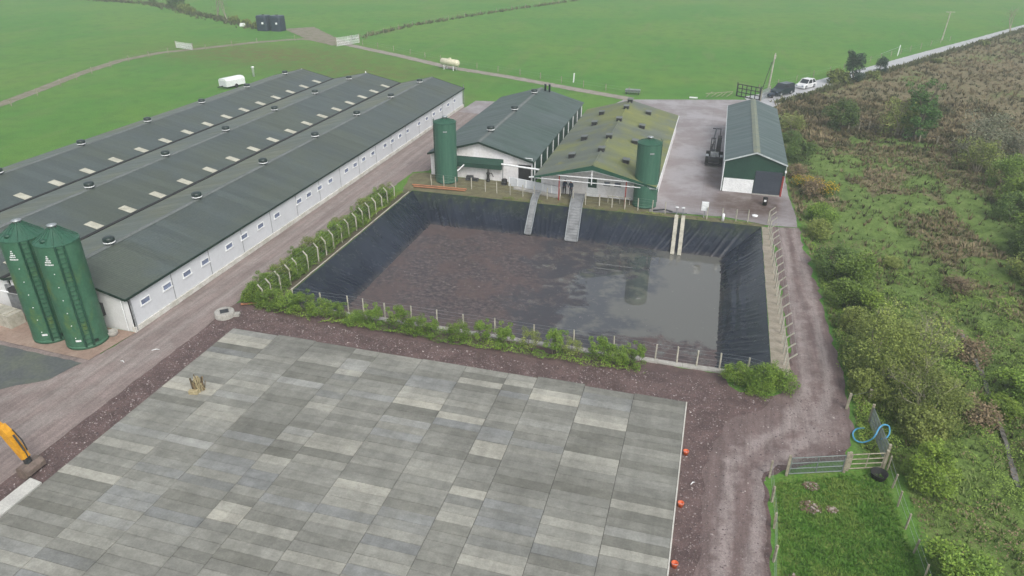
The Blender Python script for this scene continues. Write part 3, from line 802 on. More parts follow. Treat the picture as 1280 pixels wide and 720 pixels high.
# ---- mossy shed
def mossy_shed():
    t = thing('mossy_shed', 'low shed with lichen covered yellowish roof dotted with box vents', 'shed', (-10.9, 83, 0))
    y0, y1 = 67.8, 97.3; xl, xr, xm = -16.8, -4.4, -10.87; ze, zr = 2.34, 3.98
    roof(t, xl, ze, xr, ze, xm, zr, y0, y1, M['roofmoss'], ridge=False)
    mb = MB(); mb.tube([(xm, y0, zr + .05), (xm, y1, zr + .05)], .12, 6); mb.build('ridge_cap', M['roofmoss'], t)
    for xe, nm in ((xl, 'fascia'), (xr, 'fascia')):
        mb = MB(); mb.prism([(xe, ze - .10), (xm, zr - .42), (xm, zr + .05), (xe, ze + .05)], lambda x, z: (x, y0 - .06, z), lambda x, z: (x, y0 - .01, z)); mb.build('fascia', M['green'], t)
    mb = MB()
    for s in (-1, 1):
        mb.beam((xm + s * 6.5, y0 + .05, ze - .12), (xm, y0 + .05, zr - .46), .10)
    mb.beam((xm - 3.7, y0 + .05, 2.72), (xm + 3.7, y0 + .05, 2.72), .08); mb.beam((xm, y0 + .05, 2.0), (xm, y0 + .05, zr - .4), .09)
    mb.beam((xm - 6.4, y0 + .1, 2.2), (xm + 6.4, y0 + .1, 2.2), .07)
    mb.build('truss', M['white'], t)
    for x in (-14.2, -7.4):
        mb = MB(); mb.beam((x, y0 + .15, 0), (x, y0 + .15, 2.7), .10); mb.build('canopy_post', M['red'], t)
    for yy, q in ((70.0, 1), (97.0, -1)):
        mb = MB(); mb.prism([(xl + .25, 0), (xr - .2, 0), (xr - .2, 2.24), (xm, zr - .12), (xl + .25, 2.24)], lambda x, z: (x, yy, z), lambda x, z: (x, yy + .15 * q, z))
        mb.build('gable_wall', M['stainedwhite'], t)
    for x in (xl + .25, xr - .2):
        mb = MB(); mb.box(x - .06, 70.15, 0, x + .06, 96.85, 2.25); mb.build('side_wall', M['stainedwhite'], t)
    mb = MB(); mb.box(xr - .10, y0, ze - .06, xr + .06, y1, ze + .06); mb.build('gutter', M['white'], t)
    mb = MB(); mb.box(-11.7, 69.93, .0, -10.5, 69.995, 2.15); d = mb.build('door', M['white'], t)
    mb = MB(); mb.box(-11.55, 69.90, 1.0, -10.65, 69.925, 2.05); mb.build('pane', M['cladding'], d)
    for x in (-9.6, -8.5): window(t, x, 70.0, 1.55, .62, .42, 'y', -1, M['grey'])
    s = (zr - ze) / (xr - xm)
    for y in (72.6, 79.6, 86.4, 91.8): box_vent(t, -13.9, y, zr - s * 3.05 + .05, -.1)
    for y in (73.2, 78.4, 86.2, 92.6, 96.4): box_vent(t, xm, y, zr + .02)
    for y in (72.0, 79.4, 86.2, 93.2): box_vent(t, -8.05, y, zr - s * 2.8 + .05, .1)
    mb = MB(); mb.obox((-14.1, 69.7, 1.95), (.75, .5, .3)); mb.build('light_box', M['white'], t)
mossy_shed()

# ---- green hall
def hall():
    t = thing('storage_hall', 'green gabled storage hall with white panel and slate roller door', 'hall', (5, 88, 0))
    y0, y1 = 75.35, 100.6; xl, xr, xm = 1.75, 8.05, 4.85; ze, zr = 3.36, 4.46
    roof(t, xl, ze, xr, ze, xm, zr, y0, y1, M['roofblue'], ridge=False)
    mb = MB(); mb.add([(xm - .35, y0, zr + .015), (xm, y0, zr + .10), (xm, y1, zr + .10), (xm - .35, y1, zr + .015)], [(0, 1, 2, 3)]); mb.add([(xm, y0, zr + .10), (xm + .35, y0, zr + .015), (xm + .35, y1, zr + .015), (xm, y1, zr + .10)], [(0, 1, 2, 3)])
    mb.build('ridge_cap', mat('mossy_ridge', (.20, .215, .155), (.15, .18, .15), 1.2, .7), t)
    for yy, q in ((75.55, 1), (100.4, -1)):
        mb = MB(); mb.prism([(xl + .12, 0), (xr - .1, 0), (xr - .1, ze - .05), (xm, zr - .08), (xl + .12, ze - .05)], lambda x, z: (x, yy, z), lambda x, z: (x, yy + .12 * q, z))
        mb.build('gable_wall', M['cladding'], t)
    for x in (xl + .12, xr - .1):
        mb = MB(); mb.box(x - .05, 75.67, 0, x + .05, 100.3, ze); mb.build('side_wall', M['panelwall'], t)
    mb = MB()
    for xe in (xl, xr): mb.prism([(xe, ze - .06), (xm, zr - .06), (xm, zr + .09), (xe, ze + .09)], lambda x, z: (x, y0 - .04, z), lambda x, z: (x, y0 - .003, z))
    mb.box(xl - .07, y0, ze - .05, xl + .0, y1, ze + .06)
    mb.build('verge_trim', mat('verge_trim', (.50, .55, .55), None, 2, .5), t)
    mb = MB(); mb.box(1.95, 75.47, .05, 4.98, 75.545, 1.52); mb.build('white_panel', M['white'], t)
    mb = MB(); mb.box(5.06, 75.46, .12, 7.72, 75.545, 2.55)
    for z in np.arange(.2, 2.5, .14): mb.box(5.07, 75.445, z, 7.71, 75.459, z + .09)
    mb.build('roller_door', M['doorblue'], t)
    mb = MB(); mb.box(7.75, 75.40, 0, 7.93, 75.545, 2.2); mb.build('door_jamb', M['red'], t)
    mb = MB(); mb.box(5.0, 75.36, .0, 7.75, 75.545, .11); mb.build('threshold', M['concrete'], t)
    mb = MB(); mb.obox((7.95, 75.30, 2.75), (.16, .22, .2)); mb.build('flood_lamp', M['white'], t)
    mb = MB(); mb.tube([(1.80, 75.45, .1), (1.80, 75.45, 3.3)], .05, 8); mb.build('downpipe', M['white'], t)
hall()

# ================================================================== SILOS
M['silo'] = mat('green_silo', (.036, .112, .074), (.052, .138, .092), 1.6, .55, .35, stretch=(2.2, 2.2, .18), fine=.10)
def mossy_silo():
    n = NT('mossy_silo', .55, .35)
    z = n.axis(2); c = n.mix(n.rng(n.noise(.8, 4), .35, .65), (.036, .118, .066), (.050, .142, .084))
    k = n.math('MULTIPLY', n.rng(n.noise(.85, 5, .6, (1, 1, .5)), .50, .68), n.math('MULTIPLY', n.rng(z, .6, 2.0), n.rng(z, 4.2, 6.4, 1, 0)))
    c = n.mix(n.math('MULTIPLY', k, .8), c, (.125, .185, .040))
    n.color(n.mix(1.0, c, n.rng(n.noise(6, 3), .3, .7, .9, 1.1), 'MULTIPLY')); return n.m
M['silomoss'] = mossy_silo()


def silo(x, y, r, h, cone, label, face, m, big=True):
    t = thing('grain_silo', label, 'silo', (x, y, .05), 'green silos')
    prof = []; n = int(h / .085)
    for i in range(n + 1):
        z = h * i / n; prof.append((r + (.018 if i % 2 else -.006), z))
    mb = MB(); mb.lathe((x, y, .05), [(r + .03, 0), (r + .03, .25)], 40, 0); mb.lathe((x, y, .05), prof, 40, 0, True, False); mb.build('silo_wall', m, t)
    mb = MB(); mb.lathe((x, y, .05), [(r + .06, h - .03), (r + .05, h + .03), (r * .55, h + cone * .46), (.24, h + cone * .86), (.22, h + cone * .86)], 40, 0, False)
    for k in range(20):
        a = 2 * math.pi * k / 20; c, s = math.cos(a), math.sin(a)
        mb.beam((x + c * (r + .02), y + s * (r + .02), h + .095), (x + c * .25, y + s * .25, h + cone * .86 + .07), .02, .022)
    mb.build('cone_roof', mat('silo_cone', (.034, .112, .070), (.028, .095, .060), 1.5, .45, .4) if 'silo_cone' not in bpy.data.materials else bpy.data.materials['silo_cone'], t)
    mb = MB(); mb.lathe((x, y, .05 + h + cone * .80), [(.26, 0), (.26, .18), (.30, .18), (.30, .24), (.05, .30)], 16); mb.build('cap', M['galv'], t)
    c, s = math.cos(face), math.sin(face); tx, ty = -s, c
    if big:
        mb = MB()
        for q in (-.24, .24):
            mb.beam((x + c * (r + .10) + tx * q, y + s * (r + .10) + ty * q, .3), (x + c * (r + .10) + tx * q, y + s * (r + .10) + ty * q, h + .05), .07, .12)
        for z in np.arange(.5, h, .33):
            mb.beam((x + c * (r + .09) + tx * -.22, y + s * (r + .09) + ty * -.22, z), (x + c * (r + .09) + tx * .22, y + s * (r + .09) + ty * .22, z), .025)
        mb.build('ladder', M['green'], t)
        mb = MB()
        for a2 in (-.22, .2, 1.5):
            c2, s2 = math.cos(face + a2), math.sin(face + a2)
            mb.beam((x + c2 * (r + .0), y + s2 * (r + .0), h + .15), (x + c2 * .22, y + s2 * .22, h + cone * .86 + .17), .045)
        mb.build('roof_rail', bpy.data.materials['silo_cone'], t)
        mb = MB(); af = face - .85
        c2, s2 = math.cos(af), math.sin(af); mb.lathe((x + c2 * r * .72, y + s2 * r * .72, h + cone * .25), [(.22, 0), (.22, .16), (.02, .2)], 14); mb.build('inspection_hatch', M['green'], t)
        # pale emblem: a small flame over three widening bars
        mb = MB(); ae = face - .66
        for (z, w, sk) in ((h - .62, .10, 0), (h - .76, .18, 0), (h - .90, .30, .02), (h - 1.03, .40, -.02), (h - 1.20, .56, .0)):
            k0 = max(2, int(w / .09)); rr = r + .024
            for i in range(k0):
                a0 = ae + sk + (i / k0 - .5) * w / r; a1 = ae + sk + ((i + .82) / k0 - .5) * w / r
                vs = [(x + (rr + d) * math.cos(a), y + (rr + d) * math.sin(a), zz) for d in (0, .006) for a, zz in ((a0, z), (a1, z + .02), (a1, z + .10), (a0, z + .08))]
                mb.add(vs, [(4, 5, 6, 7), (0, 3, 2, 1), (0, 1, 5, 4), (1, 2, 6, 5), (2, 3, 7, 6), (3, 0, 4, 7)])
        mb.build('emblem', M['white'], t)
        ad = face - .55
        for z in np.arange(1.0, h - 1.6, .95):
            mb = MB(); mb.obox((x + (r + .03) * math.cos(ad), y + (r + .03) * math.sin(ad), z), (.04, .05, .05), ad)
            mb.build('sight_stud', M['white'], t)
        mb = MB(); al = face - .45; mb.obox((x + (r + .035) * math.cos(al), y + (r + .035) * math.sin(al), .78), (.02, .34, .13), al); mb.build('data_plate', M['white'], t)
        mb = MB(); al = face + .35; mb.obox((x + (r + .05) * math.cos(al), y + (r + .05) * math.sin(al), .55), (.12, .22, .16), al); mb.build('slide_box', M['darkgreen'], t)
    else:
        mb = MB()
        for q in (-.18, .18): mb.beam((x + c * (r + .08) + tx * q, y + s * (r + .08) + ty * q, .3), (x + c * (r + .08) + tx * q, y + s * (r + .08) + ty * q, h + .3), .05)
        for z in np.arange(.5, h + .3, .33): mb.beam((x + c * (r + .08) - tx * .18, y + s * (r + .08) - ty * .18, z), (x + c * (r + .08) + tx * .18, y + s * (r + .08) + ty * .18, z), .03)
        mb.build('ladder', M['green'], t)
        mb = MB(); al = R(-70); mb.obox((x + (r + .03) * math.cos(al), y + (r + .03) * math.sin(al), h - .75), (.02, .42, .14), al); mb.build('data_plate', M['galv'], t)


silo(-42.1, 32.15, 1.28, 7.55, .98, 'tall green ribbed silo with yellow moss, the one farther from the white wall corner', R(-38), M['silomoss'])
silo(-39.3, 32.15, 1.28, 7.55, .98, 'tall green ribbed silo standing right before the long shed gable', R(-38), M['silomoss'])
silo(-27.3, 70.3, 1.16, 6.55, .42, 'plain green silo at the pit corner by the white gable', R(190), M['silo'], False)
silo(-5.55, 68.95, 1.16, 6.45, .42, 'plain green silo before the mossy shed next to the yard', R(30), M['silo'], False)
#@@OBJECTS
# ================================================================== FENCES
def cranked_fence(label, posts, out, hgt=1.35, wires=(.35, .7, 1.05, 1.3), crank=.36, m='post', mesh=True):
    """posts: list of (x, y); out: unit (x, y) the tops lean to (None: straight)"""
    cx = sum(p[0] for p in posts) / len(posts); cy = sum(p[1] for p in posts) / len(posts)
    t = thing('pit_fence', label, 'fence', (cx, cy, 0), 'post and wire fences round the slurry pit')
    tops = []
    for (x, y) in posts:
        j = random.uniform(-.03, .03); mb = MB(); lx, ly = random.uniform(-.04, .04), random.uniform(-.04, .04)
        top = (x + lx, y + ly, hgt + j)
        mb.beam((x, y, -.15), top, .088, .08)
        if out: mb.beam((top[0], top[1], top[2] - .03), (top[0] + out[0] * crank, top[1] + out[1] * crank, top[2] + crank * .95), .08, .075)
        mb.build('post', M[m], t); tops.append(top)
    mb = MB()
    for w in wires:
        for a, b in zip(posts[:-1], posts[1:]):
            if math.dist(a, b) < 4.6: mb.beam((a[0], a[1], w), (b[0], b[1], w), .007)
    if out:
        for k in (.5, 1.0):
            for a, b in zip(tops[:-1], tops[1:]):
                if math.dist(a, b) < 4.6: mb.beam((a[0] + out[0] * crank * k, a[1] + out[1] * crank * k, a[2] + crank * k), (b[0] + out[0] * crank * k, b[1] + out[1] * crank * k, b[2] + crank * k), .007)
    mb.build('wire_mesh', M['galv'], t)
    return t

cranked_fence('fence of cranked pale concrete posts along the track beside the long shed', [(-30.5 + random.uniform(-.07, .07), y) for y in [39.9, 41.0, 42.2, 43.4, 44.7, 46.2, 47.8, 49.2, 50.6, 52.0, 53.4, 54.8, 56.2, 57.6, 59.0, 60.4, 61.9, 63.4]], (-1, .1))
cranked_fence('fence of cranked pale posts along the wet track on the right of the pit', [(6.35 + .2 * min(1, (67 - y) / 20), y) for y in [41.0, 42.3, 43.7, 45.0, 46.4, 47.9, 49.3, 50.7, 52.1, 53.4, 54.8, 56.2, 57.6, 59.0, 60.4, 61.8, 63.2, 64.6, 66.0, 67.3]], (1, .05), crank=.42)
cranked_fence('low straight post fence among the shrubs on the near side of the pit', [(-28.6, 40.75), (-26.3, 40.8), (-24.1, 40.9), (-22.8, 40.8), (-21.0, 40.6), (-19.0, 40.7), (-17.0, 40.7), (-15.0, 40.7), (-12.7, 40.7), (-9.9, 40.7), (-7.1, 40.7), (-4.4, 40.7), (-1.6, 40.5), (-.2, 40.5), (1.05, 40.5), (2.5, 40.5), (4.2, 40.5), (6.0, 39.9)], None, 1.3)
cranked_fence('straight pale post fence between the pit and the white gabled sheds', [(-28.4, 68.4), (-27.0, 68.5), (-25.6, 68.4), (-23.9, 68.6), (-22.2, 68.2), (-20.9, 68.1), (-19.4, 68.0), (-18.0, 67.9), (-16.8, 68.0), (-15.4, 67.9), (-14.1, 68.0), (-12.7, 67.8), (-11.3, 67.4), (-9.9, 67.5), (-8.6, 67.4), (-7.3, 67.3), (-6.0, 67.3), (-4.6, 67.2), (-3.3, 67.2), (.7, 66.9), (2.1, 67.0), (3.4, 67.0), (4.5, 67.3)], None, 1.25)

def line_fence(name, label, pts, step, hgt, wires, m, group=None, size=.10):
    t = thing(name, label, 'fence', (*pts[0], 0), group); L = []
    for a, b in zip(pts[:-1], pts[1:]):
        k = max(1, round(math.dist(a, b) / step))
        L += [(a[0] + (b[0] - a[0]) * i / k, a[1] + (b[1] - a[1]) * i / k) for i in range(k)]
    L.append(pts[-1])
    zz = []
    for x, y in L:
        z = ground_z(x, y); zz.append(z); mb = MB(); q = random.uniform(-.05, .05)
        mb.beam((x, y, z - .15), (x + q, y + random.uniform(-.05, .05), z + hgt * random.uniform(.92, 1.06)), size); mb.build('post', M[m], t)
    mb = MB()
    for w in wires:
        for i in range(len(L) - 1): mb.beam((*L[i], zz[i] + w), (*L[i + 1], zz[i + 1] + w), .009)
    mb.build('wire', M['galv'], t)

line_fence('paddock_fence', 'post and wire fence between the gravel and the bright green paddock', [(5.28, 31.0), (5.38, 27.4), (5.15, 23.2), (5.1, 15)], 1.75, 1.05, (.4, .7, .95), 'wood')
line_fence('paddock_fence', 'weathered post and wire fence between the paddock and the undergrowth', [(11.3, 33.3), (11.35, 30.6), (11.5, 27.6), (12.0, 18)], 1.7, 1.0, (.5, .9), 'wood', None, .075)
line_fence('field_fence', 'post and wire fence along the curved stony path', [(-103, 84), (-107.4, 97.6), (-110.8, 108), (-113.2, 120), (-112, 130), (-107.6, 136.4), (-101.5, 146.5), (-95.8, 153)], 6.0, 1.2, (.5, 1.0), 'wood', 'field fences')
line_fence('field_fence', 'far post and wire fence crossing the meadow from the pale gate', [(-83, 156), (-79.5, 184), (-70, 213), (-56, 247), (-38, 290)], 8, 1.25, (.5, 1.0), 'wood', 'field fences')
line_fence('field_fence', 'post fence along the pale lane behind the sheds', [(-78, 152), (-63, 143.8), (-49.5, 135.2), (-35, 129.0), (-22, 122.6), (-13.8, 119.6)], 5, 1.15, (.5, .95), 'wood', 'field fences')
line_fence('moor_fence', 'broken grey timber fence beside the ivy clad tree on the moor', [(18.1, 105.6), (20.9, 107.0), (23.7, 104.3), (26.5, 103.0), (28.4, 102.3)], 1.6, 1.2, (.6, 1.0), 'wood', None, .16)
line_fence('track_fence', 'short weathered post and rail stub where the wet track meets the gravel', [(9.9, 38.4), (11.2, 39.3)], 1.6, 1.1, (.98,), 'wood', None, .14)
line_fence('roadside_fence', 'post and wire fence along the meadow side of the lane', [(6.8, 127.5), (20, 148), (29, 162), (39.5, 179), (51.6, 198)], 5.5, 1.2, (.5, .95), 'wood')

M['gatemetal'] = mat('weathered_gate_metal', (.20, .235, .225), (.15, .175, .17), 4, .6, .4, .2)
def mesh_gate(name, label, a, b, h, m, z=.05, mesh=True, post='wood', bar=.032):
    t = thing(name, label, 'gate', ((a[0] + b[0]) / 2, (a[1] + b[1]) / 2, 0))
    A, B = Vector((*a, z)), Vector((*b, z)); up = Vector((0, 0, h))
    mb = MB()
    for q in (0, .33, .66, 1): mb.tube([A + up * q + Vector((0, 0, .06)), B + up * q + Vector((0, 0, .06))], bar, 6)
    for q in ((0, .5, 1) if bar < .05 else (0, .2, .4, .6, .8, 1)):
        p = A.lerp(B, q); mb.tube([p + Vector((0, 0, .05)), p + up + Vector((0, 0, .07))], bar, 6)
    mb.build('gate_frame', M[m], t)
    if mesh:
        mb = MB(); L = (B - A).length
        for i in range(1, int(L / .075)):
            p = A.lerp(B, i * .075 / L); mb.beam(p + Vector((0, 0, .08)), p + up * .98, .018)
        mb.build('gate_mesh', M[m], t)
    for p in (A, B):
        d = (A - B).normalized() * (.12 if p is A else -.12); mb = MB(); mb.beam(p + d + Vector((0, 0, -.2)), p + d + up * 1.12 + Vector((0, 0, .12)), .13); mb.build('gate_post', M[post], t)

mesh_gate('field_gate', 'galvanised mesh gate across the paddock entrance', (6.25, 31.45), (8.95, 32.45), 1.05, 'gatemetal')
mesh_gate('field_gate', 'galvanised mesh gate standing open under the blue hose', (11.25, 33.9), (11.0, 37.2), 1.05, 'gatemetal')
mesh_gate('field_gate', 'short wooden hurdle closing the paddock corner by the black tub', (9.35, 32.75), (11.0, 33.35), .95, 'wood', mesh=False)
mesh_gate('yard_gate', 'tall dark steel gate where the yard meets the lane', (3.3, 123.0), (6.7, 120.7), 1.85, 'darkmetal', mesh=False, post='darkmetal', bar=.075)
mesh_gate('yard_gate', 'grey mesh gate swung back behind the parked dark car', (7.0, 120.6), (8.3, 123.6), 1.5, 'galv')
mesh_gate('field_gate', 'pale metal gate across the lane by the dark tanks', (-82.6, 148.6), (-80.2, 154.6), 1.7, 'white')
mesh_gate('field_hurdle', 'pale metal hurdle standing in the far left meadow', (-115.2, 136.6), (-109.8, 135.0), 1.2, 'white')

# ================================================================== THINGS ROUND THE PIT
def chute(label, path, m='chute_rubber'):
    """path: (x left, x right, y, z) stations from the sheds down into the pit"""
    t = thing('chute', label, 'chute', ((path[0][0] + path[0][1]) / 2, path[0][2], path[0][3]))
    m = bpy.data.materials.get('chute_rubber') or mat('chute_rubber', (.24, .25, .255), (.155, .16, .165), 1.4, .6, bump=.3)
    bed = MB(); rails = [MB(), MB()]
    for p, q in zip(path[:-1], path[1:]):
        P = [(p[0], p[2], p[3]), (p[1], p[2], p[3]), (q[1], q[2], q[3]), (q[0], q[2], q[3])]
        bed.add(P + [(a, b, c + .06) for a, b, c in P], [(3, 2, 1, 0), (4, 5, 6, 7), (0, 1, 5, 4), (1, 2, 6, 5), (2, 3, 7, 6), (3, 0, 4, 7)])
        k = max(2, int(math.dist(P[0], P[3]) / .33))
        for i in range(1, k):
            u = i / k; a = Vector(P[0]).lerp(Vector(P[3]), u); b = Vector(P[1]).lerp(Vector(P[2]), u); bed.beam(a + Vector((0, 0, .075)), b + Vector((0, 0, .075)), .05, .03)
        for mb, (a, b) in zip(rails, ((P[0], P[3]), (P[1], P[2]))): mb.beam(Vector(a) + Vector((0, 0, .10)), Vector(b) + Vector((0, 0, .10)), .06, .16)
    bed.build('chute_bed', m, t)
    for mb in rails: mb.build('side_rail', M['galv'], t)

chute('narrow grey ribbed chute hanging down the far slope of the pit', [(-16.95, -16.25, 68.6, .42), (-16.75, -16.1, 66.5, .22), (-16.5, -15.85, 62.95, -2.02)])
chute('wide grey ribbed chute down the far slope beside the two people', [(-12.95, -11.65, 69.0, .50), (-12.7, -11.45, 66.5, .24), (-12.35, -11.1, 62.7, -2.12)])
t = thing('outlet_pipes', 'twin pale concrete outlet channels running down the liner to the clear slurry', 'pipe', (-1.8, 66, 0))
for x in (-2.15, -1.50):
    mb = MB(); mb.beam((x, 66.55, .20), (x + .12, 62.6, -2.24), .36, .22); mb.build('channel', M['post'], t)
t = thing('valve_stand', 'blue grey valve stand with two white handwheels at the head of the outlet channels', 'valve', (-1.9, 67.1, 0))
mb = MB()
for x in (-2.2, -1.6): mb.beam((x, 67.0, 0), (x, 67.0, .85), .09)
mb.beam((-2.6, 67.2, .25), (-1.2, 67.2, .25), .12); mb.build('stand', M['grey'], t)
for x in (-2.2, -1.6):
    mb = MB(); mb.lathe((x, 67.0, .85), [(.16, 0), (.18, .03), (.16, .06)], 12); mb.build('handwheel', M['white'], t)
mb = MB(); mb.tube([(-2.5, 67.3, .2), (-3.4, 67.45, .35), (-4.6, 67.5, .1)], .09, 8); tag(mb.build('drain_pipe', M['darkmetal']), 'dark pipe leading from the valve stand to the silo', 'pipe')
t = thing('control_cabinet', 'white control cabinet on a post at the far pit corner of the yard', 'cabinet', (.4, 67.2, 0))
mb = MB(); mb.beam((.4, 67.2, 0), (.4, 67.2, .8), .09); mb.build('stand_post', M['galv'], t)
mb = MB(); mb.obox((.4, 67.15, 1.2), (.66, .28, .85)); mb.obox((.4, 67.0, 1.2), (.56, .02, .72)); mb.build('box', M['white'], t)
mb = MB(); mb.lathe((2.2, 66.75, 0), [(.13, 0), (.13, .75), (.05, .82)], 10); tag(mb.build('marker_post', M['white']), 'short white marker post on the far pit lip', 'post')
t = thing('bollard', 'black bollard with a white face standing before the roller door', 'bollard', (6.2, 72.4, .02))
mb = MB(); mb.lathe((6.2, 72.4, .02), [(.22, 0), (.22, .7), (.24, .7), (.24, .82), (.1, .86)], 12); mb.build('shaft', M['black'], t)
mb = MB(); mb.obox((6.18, 72.17, .55), (.22, .02, .22)); mb.build('reflector', M['white'], t)
mb = MB(); mb.lathe((5.2, 68.9, .02), [(.26, 0), (.30, .12), (.26, .13)], 12); tag(mb.build('white_pan', M['white']), 'small white pan lying on the wet yard', 'pan')
for k, (y, z, lab) in enumerate(((67.75, .20, 'orange pipe resting on the far left pit lip, the one nearer the silo'), (67.35, .16, 'orange pipe resting on the far left pit lip, the one nearer the water'))):
    mb = MB(); mb.tube([(-30.3 + k * .3, y - .1, z), (-27.5, y, z + .02), (-24.2, y + .15, z)], .075, 8); tag(mb.build('orange_pipe', M['pipeorange']), lab, 'pipe', 'orange pipes on the pit lip')
mb = MB(); mb.tube([(-32.2, 39.4, .12), (-31.0, 39.9, .16), (-30.0, 40.3, .12)], .08, 8); tag(mb.build('orange_pipe', M['pipeorange']), 'short orange pipe in the hedge at the near left pit corner', 'pipe')
# low white wall, steps and overhead pipe before the sheds
t = thing('barrier_wall', 'low white panelled wall between the pit verge and the two sheds', 'wall', (-17.2, 70.6, 0))
mb = MB(); mb.prism([(-20.3, 70.75), (-14.3, 69.15), (-14.27, 69.30), (-20.27, 70.90)], lambda x, y: (x, y, 0), lambda x, y: (x, y, .98)); mb.build('wall_panel', M['panelwall'], t)
for i in range(7):
    q = i / 6; mb = MB(); mb.obox((-20.3 + 6.0 * q, 70.71 - 1.6 * q, .5), (.10, .08, 1.02), -.26); mb.build('stiffener', M['white'], t)
mb = MB(); mb.prism([(-19.6, 69.75), (-14.4, 68.4), (-14.3, 69.1), (-19.5, 70.45)], lambda x, y: (x, y, 0), lambda x, y: (x, y, .16)); mb.build('ledge', M['concrete'], t)
t = thing('feed_conveyor', 'white overhead feed tube crossing from the white gable to the mossy shed', 'conveyor', (-17.5, 70.8, 0))
mb = MB(); mb.tube([(-21.3, 71.2, 2.2), (-14.3, 70.2, 2.15)], .10, 10); mb.build('feed_tube', M['white'], t)
for q in (.02, .98):
    mb = MB(); mb.beam((-21.3 + 7 * q, 71.2 - q, 0), (-21.3 + 7 * q, 71.2 - q, 2.15), .08); mb.build('support_post', M['grey'], t)
mb = MB(); mb.tube([(-26.2, 70.6, 1.15), (-25.6, 71.2, 1.75)], .07, 8); tag(mb.build('auger_tube', M['white']), 'short white tube sloping from the corner silo to the gable', 'tube')
t = thing('standpipe', 'black standpipe pump against the white gable wall', 'pump', (-22.9, 71.4, 0))
mb = MB(); mb.lathe((-22.9, 71.4, 0), [(.20, 0), (.20, .3), (.16, .34), (.15, .8), (.2, .86), (.2, 1.0), (.08, 1.15), (.06, 1.45)], 12); mb.build('pump_body', M['black'], t)
mb = MB(); mb.tube([(-22.9, 71.4, .9), (-22.5, 71.4, 1.0), (-22.3, 71.4, .6)], .05, 8); mb.build('spout', M['darkmetal'], t)
mb = MB(); mb.obox((-25.0, 71.3, .28), (.9, .5, .5), .1, 0, taper=.8); mb.obox((-24.35, 71.25, .16), (.7, .4, .3), -.1); tag(mb.build('dark_crate', M['darkmetal']), 'dark crate and sacking piled against the white gable', 'crate')
mb = MB(); mb.lathe((-20.9, 70.9, 0), [(.30, 0), (.32, .3), (.30, .62), (.25, .66), (.05, .68)], 14); tag(mb.build('black_drum', M['black']), 'black drum by the end of the low white wall', 'drum')
t = thing('rail_bench', 'small pale pipe rail standing behind the posts next to the corner silo', 'rail', (-8.2, 68.7, 0))
mb = MB(); mb.beam((-9.3, 68.6, .75), (-6.9, 68.6, .72), .06); mb.build('top_rail', M['post'], t)
for x in (-9.2, -8.0, -7.0):
    mb = MB(); mb.beam((x, 68.6, 0), (x, 68.6, .75), .06); mb.build('upright', M['post'], t)

# ================================================================== THINGS ON THE GROUND
t = thing('manhole_ring', 'round concrete manhole ring with a dark hatch on the gravel by the hedge', 'manhole', (-32.4, 37.7, 0))
mb = MB(); mb.lathe((-32.4, 37.7, 0), [(.70, 0), (.70, .38), (.66, .42)], 28, 0, True, False); mb.lathe((-32.4, 37.7, 0), [(.66, .42), (.50, .43), (.48, .36), (.02, .37)], 28, 0, False)
mb.obox((-31.65, 38.0, .10), (.5, .45, .2), .4); mb.build('ring', M['concrete'], t)
mb = MB(); mb.obox((-32.38, 37.70, .40), (.60, .60, .06), .7); mb.build('hatch', M['darkmetal'], t)
mb = MB(); mb.lathe((-38.2, 33.2, .06), [(.34, 0), (.36, .3), (.30, .32), (.28, .08)], 18); tag(mb.build('concrete_pot', M['concrete']), 'small round concrete gully pot at the shed corner', 'pot')
mb = MB()
mb.obox((-47.0, 32.6, .55), (3.0, 1.1, 1.0), -.15); mb.obox((-47.2, 32.6, 1.08), (2.7, .9, .08), -.15)
tag(mb.build('block_wall', M['post']), 'low tan concrete block wall behind the left silo', 'wall')
t = thing('pipe_frame', 'white pipe frame leaning beside the left silo', 'frame', (-46.4, 33.3, 0))
mb = MB(); mb.tube([(-44.6, 33.3, .1), (-45.0, 33.45, 1.9), (-47.6, 33.5, 2.0)], .06, 8); mb.build('pipe', M['white'], t)
mb = MB(); mb.obox((-46.3, 33.5, 2.25), (.7, .4, .35)); mb.build('motor', M['darkmetal'], t)

t = thing('concrete_beam', 'single pale concrete slab laid alongside the left edge of the pavement', 'slab', (-31.0, 18, 0))
mb = MB(); mb.prism([(-31.45, 13.5), (-30.62, 13.5), (-30.62, 20.05), (-31.45, 20.15)], lambda x, y: (x, y, 0), lambda x, y: (x, y, .24)); mb.build('slab', mat('new_concrete', (.52, .52, .48), (.44, .44, .41), 1.5, .8), t)

BUCKETS = ['orange bucket beside the pavement kerb, the one nearest the pit', 'middle one of the three orange buckets beside the pavement kerb', 'orange bucket beside the pavement kerb, the one farthest from the pit']
for (x, y), lab in zip([(.95, 31.6), (.95, 27.6), (.95, 23.75)], BUCKETS):
    t = thing('orange_bucket', lab, 'bucket', (x, y, 0), 'orange buckets along the kerb')
    mb = MB(); mb.lathe((x, y, 0), [(.11, 0), (.145, .24), (.158, .25), (.158, .28), (.13, .27), (.09, .04), (.02, .03)], 18); mb.build('bucket_shell', M['orange'], t)
    mb = MB(); mb.tube([(x - .145, y, .26), (x - .08, y - .12, .30), (x + .08, y - .12, .30), (x + .145, y, .26)], .012, 6); mb.build('handle', M['galv'], t)

